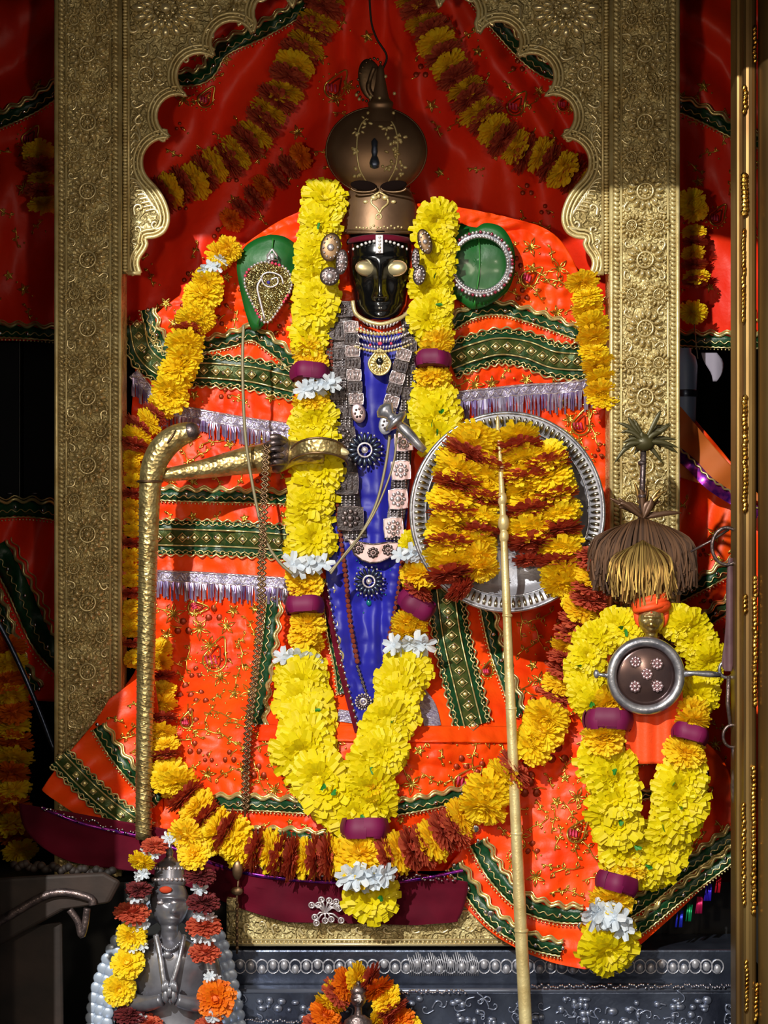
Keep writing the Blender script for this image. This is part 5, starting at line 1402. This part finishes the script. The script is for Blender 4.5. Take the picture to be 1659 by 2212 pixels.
# plinth under statue so that everything stands on something
pt = thing('shrine_plinth', 'dark stone plinth behind the golden ledge carrying arch and statue', 'plinth', O(790, 2200, 200))
m = MB(); a = P(-60, 2052, 20); b = P(1690, 1895, 20); m.box((a.x, -35*U, 0.0), (b.x, 420*U, b.z)); m.build('block', DARKW, pt, smooth=False)

# bottom centre mini idol
mi_ = thing('tiny_metal_idol', 'tiny dark metal idol wreathed in marigolds on the bottom altar step', 'idol', P(772, 2330, -300))
m = MB(); idol_head(m, 774, 2160, 34, 40, -310, 20, 24); elat(m, [(2192, 14), (2204, 30), (2240, 34), (2300, 40), (2330, 44)], 774, -310, 20, .6); m.build('body', TARN, mi_)
m = MB(); m.ell(P(776, 2158, -326), (5*U, 3*U, 9*U)); m.build('sandal_mark', PEARL, mi_)
for s in (-1, 1):
    m = MB(); m.ell(P(774+s*6, 2160, -326), (3.4*U, 2*U, 1.8*U), None, 8, 5); m.build('eye', SILVJ, mi_)
m = MB(); m.ell(P(774, 2140, -310), (17*U, 16*U, 13*U)); m.ell(P(774, 2128, -310), (6*U, 6*U, 9*U)); m.build('cap', TARN, mi_)
garland('orange and rust marigold wreath around the tiny idol at the bottom centre', [('ARO', [(680, 2240), (706, 2190), (716, 2160), (760, 2120), (800, 2116), (830, 2150), (850, 2180), (880, 2235)], 70, 27), ('AO', [(722, 2150), (750, 2136)], 56, 24), ('RA', [(690, 2222), (740, 2236)], 50, 24), ('AR', [(815, 2200), (850, 2225)], 60, 26)], lambda x, y: -290)

# ------------------------------------------------------------------ silver figurine at lower left
sv = thing('silver_figurine', 'dark silver figurine with crown and folded arms at the lower left', 'figurine', P(365, 2330, -330))
m = MB(); FD = -330
idol_head(m, 366, 1956, 84, 112, FD, 48, 60, -.35)
elat(m, cr([(2010, 22), (2022, 30), (2034, 50), (2046, 66), (2062, 84), (2090, 90), (2130, 82), (2180, 74), (2240, 84), (2330, 96)], 3), 366, FD+4, 36, .55)
m.build('body', SILVF, sv)
for s in (-1, 1):
    m = MB(); ap = [(366+s*78, 2064, 22, FD), (366+s*92, 2110, 20, FD-8), (366+s*86, 2158, 18, FD-30), (366+s*50, 2168, 15, FD-62), (366+s*16, 2160, 12, FD-76)]
    q = cr(ap, 6); m.tube([P(x, y, d) for x, y, r, d in q], [r*U for x, y, r, d in q], 14); arm = m.build('arm', SILVF, sv)
    m = MB(); m.ell(P(366+s*8, 2150, FD-82), (8*U, 9*U, 15*U), None, 10, 8)
    for i in range(4): m.tube([P(366+s*(4+i*3.6), 2142, FD-86), P(366+s*(4+i*3.4), 2128-i*(-1.5), FD-88), P(366+s*(4+i*3), 2116+abs(i-1.2)*3, FD-86)], [3.2*U, 3*U, 2.2*U], 6)
    m.tube([P(366+s*2, 2154, FD-90), P(366-s*2, 2142, FD-93), P(366-s*1, 2132, FD-92)], [3.6*U, 3.2*U, 2.6*U], 6); m.build('hand', SILVF, arm)
    m = MB(); m.tube([P(366+s*86+22*math.cos(t), 2100+6*math.sin(t)*s, FD+22*math.sin(t)) for t in [2*PI*j/20 for j in range(20)]], 3.4*U, 6, closed=True); m.build('armlet', SILV, arm)
m = MB(); elat(m, [(1912, 34), (1906, 37), (1898, 34), (1880, 32), (1866, 28), (1858, 16), (1850, 7), (1842, 9), (1832, 6), (1822, 2)], 366, FD, 28, .9); cr_ = m.build('crown', SILVF, sv)
m = MB()
for i in range(22):
    t = 2*PI*i/22; m.ell(P(366+36*math.cos(t), 1900, FD+33*math.sin(t)), 4*U, None, 6, 4); m.ell(P(366+31*math.cos(t), 1876, FD+28*math.sin(t)), 3.2*U, None, 6, 4)
m.ell(P(366, 1852, FD-10), 4*U); m.build('studs', SILVJ, cr_)
m = MB(); m.ell(P(358, 1922, FD-42), (13*U, 4*U, 7*U)); m.build('vermilion_mark', KUM, sv)
for x in (346, 376):
    m = MB(); m.ell(P(x, 1950, FD-38), (7*U, 3*U, 3.4*U), None, 10, 6); m.build('eye', SILVJ, sv)
m = MB(); m.tube([P(x, y, FD-34-dz) for x, y, dz in cr([(336, 2020, 0), (345, 2060, 20), (352, 2110, 30), (358, 2140, 34)], 5)], 6*U, 8); m.tube([P(x, y, FD-34-dz) for x, y, dz in cr([(398, 2020, 0), (390, 2060, 20), (376, 2110, 30), (362, 2150, 34)], 5)], 5*U, 8)
m.ell(P(362, 2062, FD-52), (10*U, 6*U, 8*U)); m.build('sacred_cord', SILV, sv)
m = MB()
for i in range(16): m.ell(P(336+i*4, 2026+math.sin(i/15*PI)*26, FD-30-math.sin(i/15*PI)*18), 3.4*U, None, 6, 4)
m.build('necklace', SILV, sv)
# scaled arch behind it
ar = thing('silver_backplate', 'pale silver scalloped arch plate behind the silver figurine', 'backplate', P(365, 2330, -270))
pa = [(206, 2330), (196, 2230), (204, 2150), (226, 2085), (258, 2020), (300, 1972), (366, 1950), (430, 1970), (468, 2010), (488, 2060), (500, 2110), (512, 2170), (520, 2230), (520, 2330)]
inn = [(x+(366-x)*.30, y+ (34 if y < 2200 else 0)) for x, y in pa]
m = MB(); o1 = cr(pa, 5); i1 = cr(inn, 5)
m.add([P(x, y, -272) for x, y in o1]+[P(x, y, -268) for x, y in i1], [(i, i+1, len(o1)+i+1, len(o1)+i) for i in range(len(o1)-1)])
solid(m.build('plate', SILBLU, ar), 6*U)
mb_ = MB(); mb_.ell((0, 0, 0), (1, .35, 1), None, 10, 6); tmp = mb_.build('scale', SILBLU, origin=(0, 0, 0)); SC = tmp.data; bpy.data.objects.remove(tmp)
for row, k in enumerate((0.0, .10, .20)):
    for (x, y) in resample(cr([(a+(366-a)*k, b+30*k*2) for a, b in pa], 6), 22):
        place(SC, 'scale', ar, P(x, y, -276-row*3), 13*U)
# sparse flower string around the figurine
sg = thing('sparse_flower_string', 'loosely spaced marigold and white flower string draped round the silver figurine', 'garland', P(365, 2190, -380))
for k, x, y, r in (('W', 375, 1806, 22), ('A', 400, 1806, 34), ('A', 418, 1843, 32), ('R', 334, 1826, 26), ('W', 322, 1842, 20), ('G', 306, 1862, 26), ('W', 302, 1886, 20), ('M', 300, 1920, 26), ('W', 296, 1940, 22), ('R', 286, 1970, 34), ('W', 300, 1996, 22),
                   ('G', 284, 2024, 30), ('W', 296, 2046, 18), ('G', 276, 2080, 32), ('W', 270, 2106, 16), ('G', 258, 2138, 32), ('M', 280, 2190, 30), ('W', 300, 2204, 24), ('R', 322, 2210, 26),
                   ('M', 432, 1890, 30), ('W', 436, 1922, 24), ('M', 440, 1948, 32), ('W', 440, 1978, 24), ('R', 440, 1998, 34), ('W', 440, 2026, 24), ('R', 442, 2056, 30), ('W', 456, 2108, 18), ('O', 466, 2158, 38), ('W', 462, 2192, 26), ('R', 450, 2214, 26)):
    if k == 'W':
        for j in range(4): flower(sg, 'W', x+R.uniform(-14, 14), y+R.uniform(-5, 5), -392+R.uniform(-10, 10), r*.62, (R.uniform(-.6, .6), -1, R.uniform(-.8, .8)))
    else: flower(sg, k, x, y, -392, r, (R.uniform(-.3, .3), -.6, R.uniform(-1, .4)) if k not in 'RM' else (.1, -.35, 1), .8 if k not in 'RM' else .6)
m = MB()
for pth in ([(380, 1806), (330, 1830), (300, 1880), (288, 1970), (280, 2060), (258, 2140), (300, 2205)], [(400, 1806), (430, 1880), (440, 1990), (446, 2080), (464, 2150), (455, 2214)]):
    m.tube([P(x, y, -384) for x, y in cr(pth, 6)], 1.8*U, 5)
m.build('string', WHITE, sg)

# dark wooden stool and metal spout lower left, thin rod
ws = thing('dark_wooden_stand', 'dark brown wooden stand with metal-edged top in the lower left corner', 'stand', P(90, 2400, -420))
m = MB(); a = P(-140, 1975, -480); b = P(250, 1890, -480)
m.prism([(-140, 1905), (60, 1892), (225, 1884), (262, 1904), (238, 1950), (140, 1965), (-140, 2120)], -470, -330); bevel(m.build('top', BWOOD, ws, smooth=False), 8*U, 3)
m = MB(); m.prism([(-140, 2110), (60, 2000), (135, 1990), (150, 3160), (-140, 3160)], -430, -330); bevel(m.build('side_board', BWOOD, ws, smooth=False), 6*U, 2)
m = MB(); m.tube([P(x, y, -478) for x, y in cr([(-120, 2060), (0, 1990), (110, 1930), (190, 1938), (200, 1955)], 6)], 8*U, 8); m.build('metal_edge', TARN, ws)
m = MB(); m.tube([P(x, y, -484) for x, y in cr([(150, 1965), (168, 1990), (176, 2020), (184, 1994), (188, 1962)], 6)], 7*U, 8); m.build('hook', TARN, ws)
lo = thing('carved_lip', 'rough carved brown moulding lying above the dark wooden stand', 'moulding', P(100, 1900, -380))
m = MB()
for i in range(26):
    m.ell(P(30+i*8.5, 1868+i*.7+5*math.sin(i*1.7), -400+R.uniform(-6, 6)), (9*U, 9*U, 8*U), None, 7, 5)
m.build('carving', BWOOD, lo)
m = MB(); q = cr([(-30, 1300), (20, 1390), (70, 1500), (118, 1622)], 8); m.tube([P(x, y, 60) for x, y in q], 5.5*U, 8)
tr_ = m.build('thin_silver_rod', SILVD); tag(tr_, 'thin twisted silver rod leaning outside the left golden post', 'rod')

# ------------------------------------------------------------------ near gold door column at right, with hooks and ribbon
dcx = thing('door_column', 'tall antique gold door column with foil strips at the right edge', 'column', O(1560, 2700, -450))
def vbar(x0, x1, d0, d1, mm, nm, y0=-300, y1=2500, r=5):
    m = MB(); a = P(x0, y1, d0); b = P(x1, y0, d0); m.box((a.x, d0*U, a.z), (b.x, d1*U, b.z)); return bevel(m.build(nm, mm, dcx, smooth=False), r*U, 3)
vbar(1590, 1604, -440, -380, PILLAR, 'edge_strip'); vbar(1606, 1636, -470, -380, PILLAR, 'fluted_strip', r=10)
m = MB(); m.lathe([(42*U, 0), (42*U, 2.3)], Vector((P(1686, 0, -470).x, -470*U, 0.02)), n=32); m.build('round_shaft', PILLAR, dcx)
for (x, y0, y1, w_) in ((1609, 190, 250, 5), (1609, 380, 470, 8), (1609, 860, 1110, 6), (1609, 1290, 1330, 5), (1631, 1250, 1530, 5), (1631, 60, 140, 4), (1628, 1660, 1980, 5), (1606, 1740, 1960, 4), (1612, 2080, 2190, 4), (1633, 2130, 2212, 4), (1606, 500, 700, 4)):
    m = MB(); n = int((y1-y0)/9)
    for i in range(n):
        t = i/n; m.ell(P(x+R.uniform(-1.5, 1.5), y0+(y1-y0)*t, -474), (w_*U, 3*U, 7*U), Matrix.Rotation(.3, 3, 'Y'), 6, 4)
    m.build('foil_strip', FOIL, dcx)
rgx = thing('hanging_ring_strap', 'mauve ribbon with steel rings hanging beside the gold door column', 'strap', P(1580, 1700, -400))
for (x, y, a, b, r) in ((1570, 1180, 32, 40, 3.5), (1582, 1590, 20, 24, 3)):
    m = MB(); m.tube([P(x+a*math.cos(t), y+b*math.sin(t), -410) for t in [2*PI*i/28 for i in range(28)]], r*U, 7, closed=True); m.build('ring', TARN, rgx)
m = sheet([(1574, 1205, 1590, 1205), (1570, 1260, 1594, 1260), (1568, 1350, 1592, 1350), (1560, 1430, 1584, 1430), (1566, 1450, 1580, 1450)], lambda x, y: -405+4*math.sin(x/4), 10, 30); solid(m.build('ribbon', MAUVE, rgx), 3*U)
m = MB(); m.tube([P(x, y, -408) for x, y in [(1574, 1460), (1572, 1520), (1578, 1570)]], 4*U, 7); m.ell(P(1592, 1700, -408), (13*U, 10*U, 46*U)); m.tube([P(1584, 1612, -408), P(1590, 1660, -408)], 5*U, 7); m.build('hanging_weight', TARN, rgx)
m = MB(); m.tube([P(1492, 1192, -408), P(1540, 1166, -408), P(1574, 1144, -408)], 2.4*U, 6); m.build('pin', TARN, rgx)
